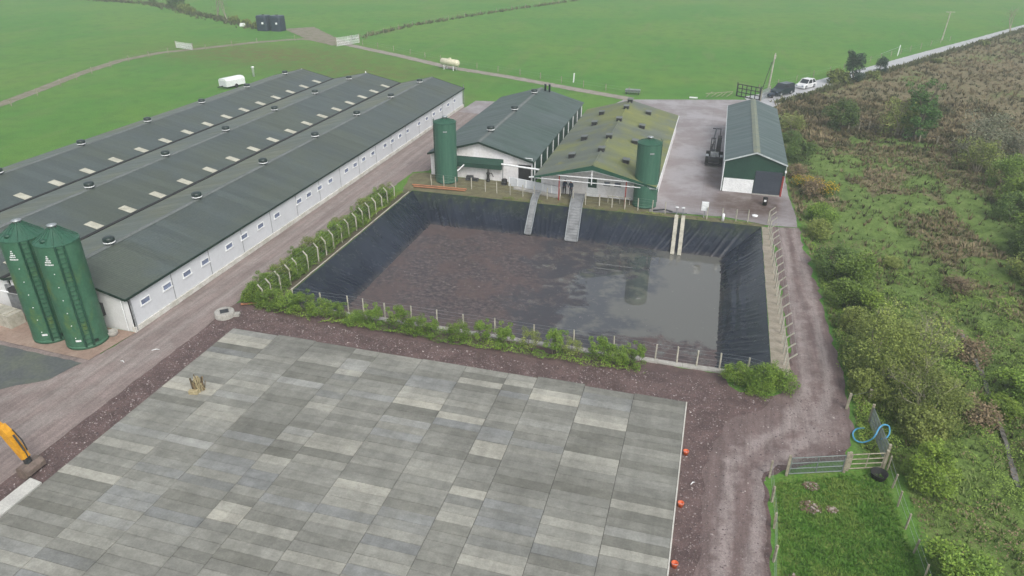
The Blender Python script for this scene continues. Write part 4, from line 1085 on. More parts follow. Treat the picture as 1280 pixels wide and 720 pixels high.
# straw bundle
mb = MB()
for k in range(70):
    a = random.uniform(0, 6.28); r0 = random.uniform(0, .38); p = Vector((-28.1 + math.cos(a) * r0, 29.15 + math.sin(a) * r0 * .8, .2))
    q = p + Vector((random.gauss(0, .10), random.gauss(0, .10), random.uniform(.45, .98))); w = random.uniform(.03, .10)
    mb.beam(p, q, w, w * .5, random.choice([0, 0, 1, 2]))
mb.obox((-28.15, 28.75, .32), (.55, .25, .24), .2, 0)
tag(mb.build('timber_bundle', [mat('straw_pale', (.42, .36, .22), (.30, .25, .14), 5, .9), mat('straw_brown', (.22, .16, .085), None, 5, .9), mat('straw_dark', (.10, .075, .045), None, 5, .9)]), 'ragged straw coloured bundle of offcuts standing on the pavement', 'bundle')

# blue hose
pts = [Vector(p) for p in ((10.62, 36.63, 0.1), (10.21, 36.44, 0.1), (9.93, 35.92, 0.1), (9.99, 35.36, 0.1), (10.32, 35.18, 0.15), (10.64, 35.05, 0.5), (10.79, 35.0, 0.9), (10.99, 35.38, 1.15), (11.31, 35.83, 1.1), (11.64, 36.04, 0.9), (11.67, 35.73, 0.7), (11.43, 35.23, 0.7), (11.11, 35.0, 0.7))]
sm = []
for i in range(len(pts) - 1):
    p0, p1, p2, p3 = pts[max(i - 1, 0)], pts[i], pts[i + 1], pts[min(i + 2, len(pts) - 1)]
    for k in range(6):
        u = k / 6; sm.append(.5 * ((2 * p1) + (p2 - p0) * u + (2 * p0 - 5 * p1 + 4 * p2 - p3) * u * u + (3 * p1 - p0 - 3 * p2 + p3) * u ** 3))
mb = MB(); mb.tube(sm, .045, 8); tag(mb.build('blue_hose', M['blue']), 'light blue hose in an S curve hung over the open mesh gate', 'hose')
mb = MB(); mb.lathe((10.75, 32.55, 0), [(.34, 0), (.42, .34), (.44, .36), (.40, .36), (.30, .06), (.02, .05)], 20); tag(mb.build('black_tub', M['black']), 'black rubber tub by the paddock corner', 'tub')
for k, (x, y, s, lab) in enumerate(((7.3, 30.9, .42, 'brown heap of soil and stones just inside the mesh gate'), (7.15, 29.3, .58, 'larger brown and grey rubble heap in the paddock'), (8.15, 29.45, .28, 'smallest brown rubble heap in the paddock'), (6.2, 24.1, .9, 'pale brown spoil heap at the paddock edge by the gravel'))):
    mb = MB()
    for i in range(90):
        a = random.uniform(0, 6.28); r0 = s * math.sqrt(random.random()); q = random.uniform(.03, .11)
        mb.obox((x + math.cos(a) * r0, y + math.sin(a) * r0 * .75, .03 + max(0, (s - r0)) * .22 * random.random()), (q * 1.4, q, q * .8), random.uniform(0, 3), random.choice([0, 0, 1]), random.uniform(-.4, .4))
    tag(mb.build('rubble_heap', [mat('soil_brown', (.17, .12, .085), (.11, .08, .055), 6, .95), mat('rubble_pale', (.36, .31, .27), (.26, .22, .19), 6, .9)] if k == 0 else [bpy.data.materials['soil_brown'], bpy.data.materials['rubble_pale']]), lab, 'heap', 'rubble heaps in the paddock')
for (x, y, L, a, lab) in ((-34.0, 32.4, .5, .5, 'curved white scrap strip on the gravel edge'), (-35.1, 30.6, .35, -.2, 'small pale board scrap on the track before the shed'), (1.45, 29.4, .30, .9, 'white scrap lying between the kerb and the wheel ruts')):
    mb = MB(); mb.tube([(x - L / 2 * math.cos(a), y - L / 2 * math.sin(a), .05), (x, y + .06, .08), (x + L / 2 * math.cos(a), y + L / 2 * math.sin(a), .05)], [.02, .032, .014], 6)
    tag(mb.build('white_scrap', M['white']), lab, 'scrap')

# ================================================================== EXCAVATOR (mostly out of the picture on the left)
def excavator():
    t = thing('excavator', 'yellow tracked excavator reaching in with its toothed bucket on the gravel', 'excavator', (-39.6, 20.6, 0))
    P = lambda x, y, z: Vector((x, y, z))
    # bucket on the ground, open side to the machine
    a0 = Vector((-1, -.02, 0)).normalized(); side = Vector((0, 1, 0)); bc = P(-31.95, 20.72, 0)
    prof = [(-.30, .62), (.12, .66), (.34, .46), (.36, .20), (.18, .04), (-.16, .02), (-.34, .10)]
    mb = MB(); w = .55
    n = len(prof)
    for i in range(n - 1):
        (xa, za), (xb, zb) = prof[i], prof[i + 1]
        mb.add([(bc.x + xa, bc.y - w, za), (bc.x + xa, bc.y + w, za), (bc.x + xb, bc.y + w, zb), (bc.x + xb, bc.y - w, zb),
                (bc.x + xa * .9, bc.y - w, .33 + (za - .33) * .9), (bc.x + xa * .9, bc.y + w, .33 + (za - .33) * .9), (bc.x + xb * .9, bc.y + w, .33 + (zb - .33) * .9), (bc.x + xb * .9, bc.y - w, .33 + (zb - .33) * .9)],
               [(0, 1, 2, 3), (7, 6, 5, 4), (0, 4, 5, 1), (3, 2, 6, 7), (0, 3, 7, 4), (1, 5, 6, 2)])
    for s in (-1, 1): mb.prism(prof, lambda x, z: (bc.x + x, bc.y + s * w - .03, z), lambda x, z: (bc.x + x, bc.y + s * w + .03, z))
    for k in range(5):
        y = bc.y - w + .1 + k * .225; mb.beam((bc.x - .30, y, .12), (bc.x - .52, y, .02), .09, .05)
    mb.beam((bc.x + .33, bc.y - w, .36), (bc.x + .33, bc.y + w, .36), .06, .10)
    mb.build('bucket', mat('worn_steel', (.19, .145, .12), (.11, .085, .07), 4, .55, .4), t)
    mb = MB(); mb.beam((bc.x - .05, bc.y, .6), (bc.x - .12, bc.y, 1.02), .30, .22); mb.beam((bc.x + .05, bc.y, .66), (bc.x - .25, bc.y, 1.2), .12, .1); mb.build('quick_hitch', M['darkmetal'], t)
    # dipper arm
    top = P(-32.75, bc.y, 2.45); low = P(-32.05, bc.y, .95)
    d = (top - low).normalized(); nrm = Vector((d.z, 0, -d.x))
    pr = [low - nrm * .13, low + nrm * .13, low.lerp(top, .75) + nrm * .22, top + nrm * .24, top + d * .45 + nrm * .10, top + d * .40 - nrm * .18, low.lerp(top, .8) - nrm * .22]
    mb = MB(); n = len(pr); q = .19
    mb.add([v - side * q for v in pr] + [v + side * q for v in pr], [tuple(range(n))[::-1], tuple(range(n, 2 * n))] + [(i, (i + 1) % n, n + (i + 1) % n, n + i) for i in range(n)])
    mb.build('dipper_arm', M['yellow'], t)
    mb = MB(); a, b = low.lerp(top, .25) + nrm * .30, low.lerp(top, .85) + nrm * .36
    mb.tube([a, b], .05, 10); mb.tube([low + nrm * .2, a], .03, 8); mb.build('bucket_ram', M['darkmetal'], t)
    mb = MB(); mb.tube([low.lerp(top, .2) + nrm * .2 + side * .18, low.lerp(top, .55) + nrm * .34 + side * .2, top + nrm * .3 + side * .16], .03, 6); mb.build('hose', M['black'], t)
    # boom
    knee = P(-36.0, bc.y, 4.3); foot = P(-38.7, bc.y, 1.6)
    path = [foot, knee, top]
    for i in range(2):
        mb = MB(); mb.beam(path[i], path[i + 1], .34, .48); mb.build('boom', M['yellow'], t)
    mb = MB(); mb.tube([P(-37.9, bc.y - .3, 1.7), P(-36.7, bc.y - .3, 3.6)], .08, 10); mb.tube([P(-37.9, bc.y + .3, 1.7), P(-36.7, bc.y + .3, 3.6)], .08, 10); mb.build('boom_ram', M['darkmetal'], t)
    # house, cab, tracks
    mb = MB(); mb.obox((-40.1, bc.y, 1.55), (3.2, 2.4, .9), 0, 0, taper=.94); mb.obox((-40.9, bc.y, 2.15), (1.5, 2.2, .4)); mb.build('house', M['yellow'], t)
    mb = MB(); mb.obox((-41.6, bc.y, 1.6), (.5, 2.35, .95)); mb.build('counterweight', M['darkmetal'], t)
    mb = MB(); mb.obox((-39.1, bc.y + .75, 2.55), (1.4, .95, 1.35), 0, 0, taper=.9); c = mb.build('cab', M['yellow'], t)
    mb = MB(); mb.obox((-38.42, bc.y + .75, 2.6), (.03, .75, 1.0)); mb.obox((-39.1, bc.y + 1.24, 2.65), (1.0, .03, .8)); mb.build('cab_glass', M['glass'], c)
    for s in (-1, 1):
        mb = MB(); pr = [(-1.75, .35), (-1.5, .05), (1.5, .05), (1.75, .35), (1.5, .72), (-1.5, .72)]
        mb.prism(pr, lambda x, z: (-39.9 + x, bc.y + s * 1.0 - .25, z), lambda x, z: (-39.9 + x, bc.y + s * 1.0 + .25, z))
        for k in range(12): mb.box(-41.4 + k * .26, bc.y + s - .27, .72, -41.25 + k * .26, bc.y + s + .27, .76)
        mb.build('track', M['black'], t)
excavator()

# ================================================================== VEHICLES
def car(name, label, x, y, hd, L, wid, hgt, paint, suv=False):
    t = thing(name, label, 'car', (0, 0, 0), 'parked cars on the lane')
    hl, hw = L / 2, wid / 2; belt = hgt * (.60 if suv else .56); clr = .22 if suv else .17
    # side profile of the lower body
    pr = [(-hl, clr + .12), (-hl + .04, belt * .78), (-hl + .10, belt * .98), (hl * .42, belt), (hl * .80, belt * .86), (hl - .06, belt * .74), (hl, clr + .25), (hl - .05, clr), (-hl + .08, clr)]
    mb = MB(); n = len(pr); vs = []
    for yy, k in ((-hw, .0), (-hw * .90, 1), (hw * .90, 1), (hw, 0)):
        for px, pz in pr: vs.append((px * (1 if k else .985), yy, pz if k else clr + (pz - clr) * .93))
    fs = [tuple(range(n)), tuple(range(3 * n, 4 * n))[::-1]]
    for r in range(3):
        for i in range(n): fs.append((r * n + i, (r + 1) * n + i, (r + 1) * n + (i + 1) % n, r * n + (i + 1) % n))
    mb.add(vs, fs, 0)
    xr0, xr1 = (-hl + .12, hl * .40) if suv else (-hl + .25, hl * .42)
    rf = .30; ti = .16
    c0, c1 = xr0 + (.18 if suv else .55), xr1 - .62
    mb.add([(c0, -hw + ti, hgt - .05), (c1, -hw + ti, hgt - .05), (c1, hw - ti, hgt - .05), (c0, hw - ti, hgt - .05), (c0 + .05, -hw + ti + .06, hgt), (c1 - .08, -hw + ti + .06, hgt), (c1 - .08, hw - ti - .06, hgt), (c0 + .05, hw - ti - .06, hgt)],
           [(4, 5, 6, 7), (0, 1, 5, 4), (1, 2, 6, 5), (2, 3, 7, 6), (3, 0, 4, 7), (3, 2, 1, 0)], 0)
    for s in (-1, 1):                                     # roof pillars
        for (xa, xb) in ((xr0, c0), ((xr0 + xr1) / 2 - .25, (c0 + c1) / 2 - .1), (xr1, c1)):
            mb.beam((xa, s * (hw - .07), belt * .97), (xb, s * (hw - ti - .01), hgt - .03), .08)
    mb.build('body', paint, t)
    mb = MB()
    B = [(xr0, -hw + .09, belt * .96), (xr1, -hw + .09, belt * .96), (xr1, hw - .09, belt * .96), (xr0, hw - .09, belt * .96), (c0, -hw + ti + .03, hgt - .045), (c1, -hw + ti + .03, hgt - .045), (c1, hw - ti - .03, hgt - .045), (c0, hw - ti - .03, hgt - .045)]
    mb.add(B, [(0, 1, 5, 4), (1, 2, 6, 5), (2, 3, 7, 6), (3, 0, 4, 7)]); mb.build('windows', M['glass'], t)
    for wx in (-hl * .60, hl * .62):
        for s in (-1, 1):
            r = .36 if suv else .31
            mb = MB(); mb.tube([(wx, s * (hw - .20), r), (wx, s * (hw + .015), r)], r, 18); w = mb.build('wheel', M['black'], t)
            mb = MB(); mb.tube([(wx, s * (hw + .0), r), (wx, s * (hw + .03), r)], r * .6, 12); mb.build('rim', M['galv'], w)
    for s in (-1, 1):
        mb = MB(); mb.obox((hl - .06, s * (hw - .30), belt * .68), (.10, .34, .14)); mb.build('headlight', M['pane'], t)
        mb = MB(); mb.obox((-hl + .03, s * (hw - .18), belt * .78), (.08, .18, .22)); mb.build('tail_light', M['red'], t)
        mb = MB(); mb.obox((xr1 - .15, s * (hw + .07), belt * .98), (.14, .16, .12)); mb.build('wing_mirror', paint, t)
    t.location = (x, y, .03); t.rotation_euler = (0, 0, hd)

white_car = mat('white_car_paint', (.78, .79, .80), None, 1, .25, .6, fine=.02)
dark_car = mat('dark_green_car_paint', (.020, .034, .038), (.016, .028, .032), 1, .22, .6, fine=.02)
car('parked_car', 'white hatchback parked on the lane beyond the dark car', 14.6, 133.2, R(-125), 4.1, 1.72, 1.46, white_car)
car('parked_car', 'dark green off road car parked on the lane near the gate', 10.35, 126.3, R(-128), 4.5, 1.85, 1.80, dark_car, True)
t = thing('small_trailer', 'small dark trailer behind the gate in front of the dark car', 'trailer', (8.3, 123.4, 0))
mb = MB(); mb.obox((8.3, 123.4, .55), (1.5, 1.1, .35), R(-128)); mb.beam((8.0, 123.0, .45), (7.4, 122.2, .4), .08); mb.build('tray', M['bluetank'], t)
for s in (-1, 1):
    mb = MB(); c = Vector((8.3, 123.4, .3)) + Vector((math.sin(R(128)), math.cos(R(128)), 0)) * s * .6; dd = Vector((math.sin(R(128)), math.cos(R(128)), 0)) * .07; mb.tube([c - dd, c + dd], .28, 14); mb.build('wheel', M['black'], t)

def farm_machine():
    t = thing('farm_loader', 'dark grey wheeled loader with a raised frame parked along the green hall', 'loader', (.75, 86.0, .03))
    x, y = .75, 84.6
    for wx in (-.78, .78):
        for wy, r in ((.0, .52), (2.7, .44)):
            mb = MB(); mb.tube([(x + wx - .2, y + wy, r), (x + wx + .2, y + wy, r)], r, 18); w = mb.build('wheel', M['black'], t)
            mb = MB(); mb.tube([(x + wx - .22, y + wy, r), (x + wx + .22, y + wy, r)], r * .5, 12); mb.build('rim', M['grey'], w)
    mb = MB(); mb.obox((x, y + 1.4, .8), (.8, 3.4, .45)); mb.obox((x, y - .55, .8), (1.3, .4, .6)); mb.beam((x - .9, y - .85, .30), (x + .9, y - .85, .30), .22, .18); mb.build('chassis', M['darkmetal'], t)
    mb = MB(); mb.obox((x, y - .1, 1.3), (.9, .6, .5)); mb.obox((x - .1, y - .5, 1.25), (.5, .2, .3)); mb.build('engine_cover', M['grey'], t)
    mb = MB(); mb.obox((x + .38, y + 1.5, 2.0), (.55, 1.2, 2.0), 0, 0, taper=.85); mb.build('cab', M['black'], t)
    mb = MB(); mb.obox((x + .38, y + .905, 2.3), (.38, .03, .9), 0, 0, rx=-.07); mb.build('cab_glass', M['glass'], t)
    mb = MB()
    for s in (-.52, -.10): mb.beam((x + s, y + .4, .9), (x + s, y + .8, 3.0), .13)
    for z in (1.5, 2.2, 2.95): mb.beam((x - .55, y + .45 + (z - .9) * .19, z), (x - .05, y + .45 + (z - .9) * .19, z), .10)
    mb.beam((x - .3, y + .8, 2.9), (x - .1, y + 4.4, 3.2), .15); mb.beam((x - .3, y + .9, 1.6), (x - .2, y + 4.0, 2.9), .11)
    mb.beam((x - .55, y + 4.3, 3.2), (x + .45, y + 4.3, 3.2), .11); mb.beam((x + .4, y + 4.3, 3.2), (x + .4, y + 4.3, 1.8), .10)
    mb.build('lift_frame', M['darkmetal'], t)
    mb = MB(); mb.tube([(x - .2, y + .6, 1.1), (x - .45, y + .3, 1.9), (x - .2, y + .7, 2.6)], .05, 8); mb.build('hose', M['black'], t)
    for s in (-1, 1):
        mb = MB(); mb.obox((x + s * .80, y, 1.12), (.34, .8, .06)); mb.build('mudguard', M['galv'], t)
farm_machine()

# ================================================================== FAR THINGS
for k, (x, y, lab) in enumerate(((-112.0, 165.8, 'dark blue ribbed tank at the lane end, the one nearer the bare tree'), (-108.4, 166.3, 'dark blue ribbed tank at the lane end, the one nearer the pale gate'))):
    t = thing('storage_tank', lab, 'tank', (x, y, 0), 'dark tanks by the far lane')
    mb = MB(); ring = []
    for i in range(32):
        q = 2 * math.pi * i / 32; c_, s_ = math.cos(q), math.sin(q)
        ring.append((math.copysign(abs(c_) ** .45, c_) * 1.55, math.copysign(abs(s_) ** .45, s_) * 1.5))
    zs = [(0, 1)] + [(.1 + .27 * i, 1 + (.02 if i % 2 else 0)) for i in range(13)] + [(3.5, .97), (3.62, .90), (3.66, .5)]
    vs = [(x + px * k, y + py * k, z) for z, k in zs for px, py in ring]; n = 32
    mb.add(vs, [(i * n + j, i * n + (j + 1) % n, (i + 1) * n + (j + 1) % n, (i + 1) * n + j) for i in range(len(zs) - 1) for j in range(n)] + [tuple(range((len(zs) - 1) * n, len(zs) * n))])
    mb.build('tank_shell', M['bluetank'], t)
    mb = MB(); mb.lathe((x, y, 3.64), [(.32, 0), (.32, .16), (.05, .2)], 14); mb.build('lid', M['darkmetal'], t)
    mb = MB(); a = R(-70); mb.obox((x + 1.72 * math.cos(a), y + 1.72 * math.sin(a), 1.9), (.02, .45, .45), a); mb.build('data_plate', M['white'], t)
t = thing('gas_tank', 'cream horizontal gas tank on legs beside the pale lane', 'tank', (-49.2, 130.6, 0))
A, B = Vector((-51.0, 131.3, 1.35)), Vector((-47.4, 129.9, 1.35)); d = (B - A).normalized()
mb = MB(); mb.tube([A - d * .32, A - d * .22, A, B, B + d * .22, B + d * .32], [.12, .42, .62, .62, .42, .12], 20); mb.build('tank_shell', M['cream'], t)
mb = MB(); c = (A + B) / 2; mb.lathe((c.x, c.y, 1.95), [(.3, 0), (.3, .18), (.05, .24)], 12); mb.build('valve_dome', M['cream'], t)
for q in (.2, .8):
    p = A.lerp(B, q)
    for s in (-.4, .4):
        mb = MB(); n_ = Vector((-d.y, d.x, 0)) * s; mb.beam((p.x + n_.x, p.y + n_.y, 0), (p.x + n_.x, p.y + n_.y, 1.1), .14); mb.build('leg', M['white'], t)
t = thing('white_trailer', 'white box trailer with an arched roof standing in the grass behind the long shed', 'trailer', (-79.2, 105.5, 0))
mb = MB(); pr = [(-1.0, .4), (1.0, .4), (1.0, 1.35), (.72, 1.62), (0, 1.72), (-.72, 1.62), (-1.0, 1.35)]
u = Vector((.28, .96)).normalized(); v = Vector((u.y, -u.x)); c = Vector((-79.2, 105.5))
f = lambda q: (lambda a, z: (c.x + v.x * a + u.x * q, c.y + v.y * a + u.y * q, z))
mb.prism(pr, f(-1.9), f(1.9)); mb.build('box_body', M['white'], t)
mb = MB(); mb.prism([(-.75, .52), (.75, .52), (.75, 1.35), (-.75, 1.35)], f(-1.93), f(-1.905)); mb.build('rear_panel', M['panelwall'], t)
for s in (-1, 1):
    p = c + v * s * .95; q = v * .12; mb = MB(); mb.tube([(p.x - q.x, p.y - q.y, .34), (p.x + q.x, p.y + q.y, .34)], .34, 14); mb.build('wheel', M['black'], t)
mb = MB(); p = c - u * 1.9; mb.beam((p.x, p.y, .5), (p.x - u.x * 1.1, p.y - u.y * 1.1, .45), .12); mb.build('drawbar', M['darkmetal'], t)
mb = MB(); mb.lathe((-80.9, 114.2, 0), [(.20, 0), (.20, 1.5), (.28, 1.55), (.28, 1.75), (.05, 1.8)], 10); tag(mb.build('white_vent_pipe', M['white']), 'stout white vent pipe in the grass behind the long shed', 'pipe')

def pole(label, x, y, h, arm):
    t = thing('utility_pole', label, 'pole', (x, y, 0), 'wooden poles beside the lane')
    mb = MB(); mb.tube([(x, y, -.2), (x + .25, y, h)], [.16, .11], 10); mb.build('shaft', M['post'], t)
    mb = MB()
    if arm: mb.beam((x - .7, y, h - .15), (x + 1.2, y, h - .1), .12)
    else: mb.obox((x + .25, y - .15, h - .6), (.3, .3, .6))
    mb.build('cross_arm' if arm else 'transformer', M['post'], t)
pole('leaning pale pole with a small box at the yard gate', 8.4, 129.9, 5.9, False)
pole('pale pole with a cross arm beyond the lane in the far meadow', 50.2, 199.2, 6.4, True)
mb = MB(); mb.tube([(7.4, 129.0, 0), (8.3, 129.6, 4.6)], .06, 6); tag(mb.build('stay_strut', M['darkmetal']), 'dark strut propping the leaning pole at the yard gate', 'strut')
t = thing('pole_stay', 'short white post with a stay beside the far lane', 'post', (35.8, 172.1, 0))
mb = MB(); mb.beam((35.8, 172.1, 0), (35.9, 172.1, 2.2), .16); mb.build('shaft', M['white'], t)
mb = MB(); mb.beam((35.9, 172.1, 1.9), (32.4, 171.6, .3), .05); mb.build('stay_wire', M['galv'], t)
t = thing('feed_trough', 'dark feed trough at the meadow edge behind the mossy shed', 'trough', (-13.2, 119.4, 0))
mb = MB(); mb.prism([(-.35, .35), (.35, .35), (.5, .8), (-.5, .8)], lambda a, z: (-14.4, 119.4 + a, z), lambda a, z: (-12.0, 119.4 + a, z)); mb.build('trough_body', M['grey'], t)
for x in (-14.2, -12.2):
    mb = MB(); mb.beam((x, 119.4, 0), (x, 119.4, .5), .1, .5); mb.build('leg', M['darkmetal'], t)
mb = MB(); mb.obox((-3.4, 119.2, .15), (1.3, .22, .2), .05); tag(mb.build('white_beam', M['white']), 'white beam lying along the meadow edge of the yard', 'beam')
mb = MB(); mb.beam((-24.4, 125.9, 0), (-24.3, 125.9, 1.6), .2); tag(mb.build('white_post', M['white']), 'single white post in the meadow behind the mossy shed', 'post')
mb = MB(); mb.obox((-121.3, 170.0, .5), (1.6, .8, .8), .3, 0, taper=.7); tag(mb.build('white_sack', M['white']), 'white sack under the hedge left of the dark tanks', 'sack')
t = thing('hurdle_frame', 'tangle of pale hurdles leaning at the yard edge by the dark gate', 'hurdle', (1.0, 121.5, 0))
mb = MB()
for k in range(5): mb.beam((-1.5 + k * .8, 121.0 + .3 * k, 0), (-.6 + k * .8, 121.4 + .3 * k, random.uniform(.5, 1.3)), .08)
mb.beam((-1.6, 121.2, .5), (2.6, 122.4, .8), .08); mb.build('bars', M['wood'], t)

# ================================================================== PEOPLE
def person(label, x, y, face, hgt, lean, coat):
    k = hgt / 1.72
    V = {'pel': (0, 0, .92), 'wai': (lean * .25, 0, 1.10), 'che': (lean * .7, 0, 1.32), 'nec': (lean, 0, 1.48), 'hea': (lean * 1.1 + .02, 0, 1.57), 'top': (lean * 1.15 + .01, 0, 1.69)}
    E = [('pel', 'wai'), ('wai', 'che'), ('che', 'nec'), ('nec', 'hea'), ('hea', 'top')]
    Rr = {'pel': (.165, .125), 'wai': (.15, .115), 'che': (.185, .13), 'nec': (.062, .062), 'hea': (.092, .102), 'top': (.062, .07)}
    for s, q in ((-1, 'l'), (1, 'r')):
        st = .06 * s
        V.update({'hip' + q: (0, s * .10, .86), 'kne' + q: (.05 + st, s * .115, .48), 'ank' + q: (st, s * .12, .09), 'toe' + q: (.17 + st, s * .14, .035),
                  'sho' + q: (lean * .85, s * .185, 1.40), 'elb' + q: (lean * .8 + .05, s * .25, 1.13), 'wri' + q: (lean + .24, s * .17, 1.02), 'han' + q: (lean + .33, s * .15, 1.03)})
        E += [('pel', 'hip' + q), ('hip' + q, 'kne' + q), ('kne' + q, 'ank' + q), ('ank' + q, 'toe' + q), ('che', 'sho' + q), ('sho' + q, 'elb' + q), ('elb' + q, 'wri' + q), ('wri' + q, 'han' + q)]
        Rr.update({'hip' + q: (.10, .11), 'kne' + q: (.068, .07), 'ank' + q: (.052, .055), 'toe' + q: (.045, .035), 'sho' + q: (.075, .075), 'elb' + q: (.052, .052), 'wri' + q: (.038, .038), 'han' + q: (.042, .03)})
    nm = list(V); me = bpy.data.meshes.new('person')
    me.from_pydata([Vector(V[a]) * k for a in nm], [(nm.index(a), nm.index(b)) for a, b in E], [])
    tmp = bpy.data.objects.new('tmp_person', me); COL.objects.link(tmp)
    tmp.modifiers.new('s', 'SKIN'); tmp.modifiers.new('u', 'SUBSURF').levels = 2
    for i, a in enumerate(nm):
        sv = me.skin_vertices[0].data[i]; sv.radius = tuple(q * k for q in Rr[a]); sv.use_root = (a == 'pel')
    dg = bpy.context.evaluated_depsgraph_get(); full = bpy.data.meshes.new_from_object(tmp.evaluated_get(dg)); bpy.data.objects.remove(tmp)
    full.name = 'person'
    full.materials.clear()
    for m in (coat, M['skin'], M['black'], M['trouser']): full.materials.append(m)
    for p in full.polygons:
        z = p.center.z / k; p.use_smooth = True
        hand = abs(p.center.y / k) < .24 and p.center.x / k > lean + .22 and .9 < z < 1.15
        p.material_index = 1 if z > 1.475 or hand else 2 if z < .13 else 3 if z < .88 else 0
    o = bpy.data.objects.new('person', full); COL.objects.link(o); o.location = (x, y, .17); o.rotation_euler = (0, 0, face)
    tag(o, label, 'person', 'people at the pit'); ORG[o.name] = Vector()
    mb = MB(); hx = lean * 1.12 * k
    mb.lathe((hx - .005, 0, 1.60 * k), [(.104 * k, 0), (.112 * k, .05 * k), (.09 * k, .12 * k), (.02, .152 * k)], 14); mb.build('hair', M['hair'], o)
    mb = MB()
    for s in (-1, 1):
        mb.obox((hx + .108 * k, s * .034 * k, 1.602 * k), (.012, .022, .012)); mb.obox((hx + .01, s * .098 * k, 1.59 * k), (.03, .02, .05))
    mb.obox((hx + .122 * k, 0, 1.575 * k), (.03, .022, .035)); mb.obox((hx + .108 * k, 0, 1.54 * k), (.012, .045, .01)); mb.build('face', M['skin'], o)
M['navy'] = mat('navy_overall', (.022, .032, .060), (.016, .024, .045), 6, .85); M['trouser'] = mat('dark_trouser', (.020, .024, .036), None, 6, .85)
M['hair'] = mat('dark_hair', (.03, .022, .018), None, 8, .7); M['coat2'] = mat('navy_coat', (.030, .044, .078), (.02, .03, .055), 6, .85)
person('person in a navy jacket bending slightly beside the low white wall', -13.95, 69.45, R(-60), 1.62, .16, M['navy'])
person('person in navy overalls standing at the top of the wide chute', -13.15, 69.0, R(-100), 1.70, .08, M['coat2'])
#@@PLANTS
# ================================================================== PLANTS
LM = {
    'mid': leaf_mat('leaf_mid', (0.054, 0.099, 0.019), (0.124, 0.200, 0.035), (0.217, 0.317, 0.059)),
    'dark': leaf_mat('leaf_dark', (0.037, 0.073, 0.021), (0.084, 0.145, 0.032), (0.152, 0.223, 0.055)),
    'fresh': leaf_mat('leaf_fresh', (0.064, 0.112, 0.016), (0.132, 0.208, 0.027), (0.215, 0.295, 0.045)),
    'hedge': leaf_mat('leaf_hedge', (0.051, 0.100, 0.016), (0.122, 0.211, 0.030), (0.226, 0.321, 0.047)),
    'ivy': leaf_mat('leaf_ivy', (0.033, 0.084, 0.021), (0.068, 0.159, 0.035), (0.112, 0.223, 0.054)),
    'grey': leaf_mat('leaf_grey', (0.097, 0.110, 0.067), (0.170, 0.186, 0.116), (0.268, 0.276, 0.186)),
    'olive': leaf_mat('leaf_olive', (0.084, 0.116, 0.026), (0.174, 0.218, 0.051), (0.281, 0.331, 0.081)),
    'brown': leaf_mat('leaf_brown', (0.098, 0.078, 0.044), (0.185, 0.139, 0.080), (0.293, 0.223, 0.133)),
    'conifer': leaf_mat('leaf_conifer', (0.017, 0.038, 0.024), (0.032, 0.068, 0.039), (0.059, 0.101, 0.056)),
    'gorse': leaf_mat('gorse_flower', (.35, .22, .008), (.50, .33, .012), (.62, .43, .02)),
}


def twig_tubes(segs, sides=4):
    """segs: list of (a, b, ra, rb) -> quads"""
    V, F = [], []
    for a, b, ra, rb in segs:
        a, b = np.array(a), np.array(b); d = b - a; L = np.linalg.norm(d)
        if L < 1e-4: continue
        d /= L; u = np.cross(d, (0, 0, 1.0)); nu = np.linalg.norm(u); u = np.array((1.0, 0, 0)) if nu < 1e-3 else u / nu; v = np.cross(d, u)
        base = len(V)
        for p, r in ((a, ra), (b, rb)):
            for k in range(sides):
                t = 2 * math.pi * k / sides; V.append(p + (u * math.cos(t) + v * math.sin(t)) * r)
        for k in range(sides):
            k2 = (k + 1) % sides; F.append((base + k, base + k2, base + sides + k2, base + sides + k))
    return np.array(V), np.array(F)


def grow(rng, r, h, trunks, spread, gens=3, thick=.06, low=.0):
    """branching skeleton -> segments and tips, inside a crown of radius r, height h"""
    segs, tips = [], []
    def br(p, d, L, rad, g):
        n = 3
        for i in range(n):
            q = p + d * L / n
            segs.append((p, q, rad, rad * .85)); rad *= .85; p = q
            d = d + rng.normal(0, .16, 3) + np.array((0, 0, .05)); d /= np.linalg.norm(d)
            if g > 0 and i > 0 or g >= gens - 1 and i >= 1:
                for _ in range(rng.integers(1, 3)):
                    a = rng.uniform(0, 6.283); s = rng.uniform(.5, 1.0) * spread
                    e = d + s * np.array((math.cos(a), math.sin(a), rng.uniform(-.15, .5))); e /= np.linalg.norm(e)
                    if g > 0: br(p, e, L * rng.uniform(.5, .78), rad * .62, g - 1)
        tips.append(p)
    for t in range(trunks):
        a = rng.uniform(0, 6.283); d = np.array((math.cos(a) * spread * .5, math.sin(a) * spread * .5, 1.0)); d /= np.linalg.norm(d)
        if trunks == 1: d = np.array((.08, .03, 1.0))
        br(np.array((math.cos(a) * .1 * (trunks > 1), math.sin(a) * .1 * (trunks > 1), -.1)), d, h * .55, thick, gens)
    return segs, tips


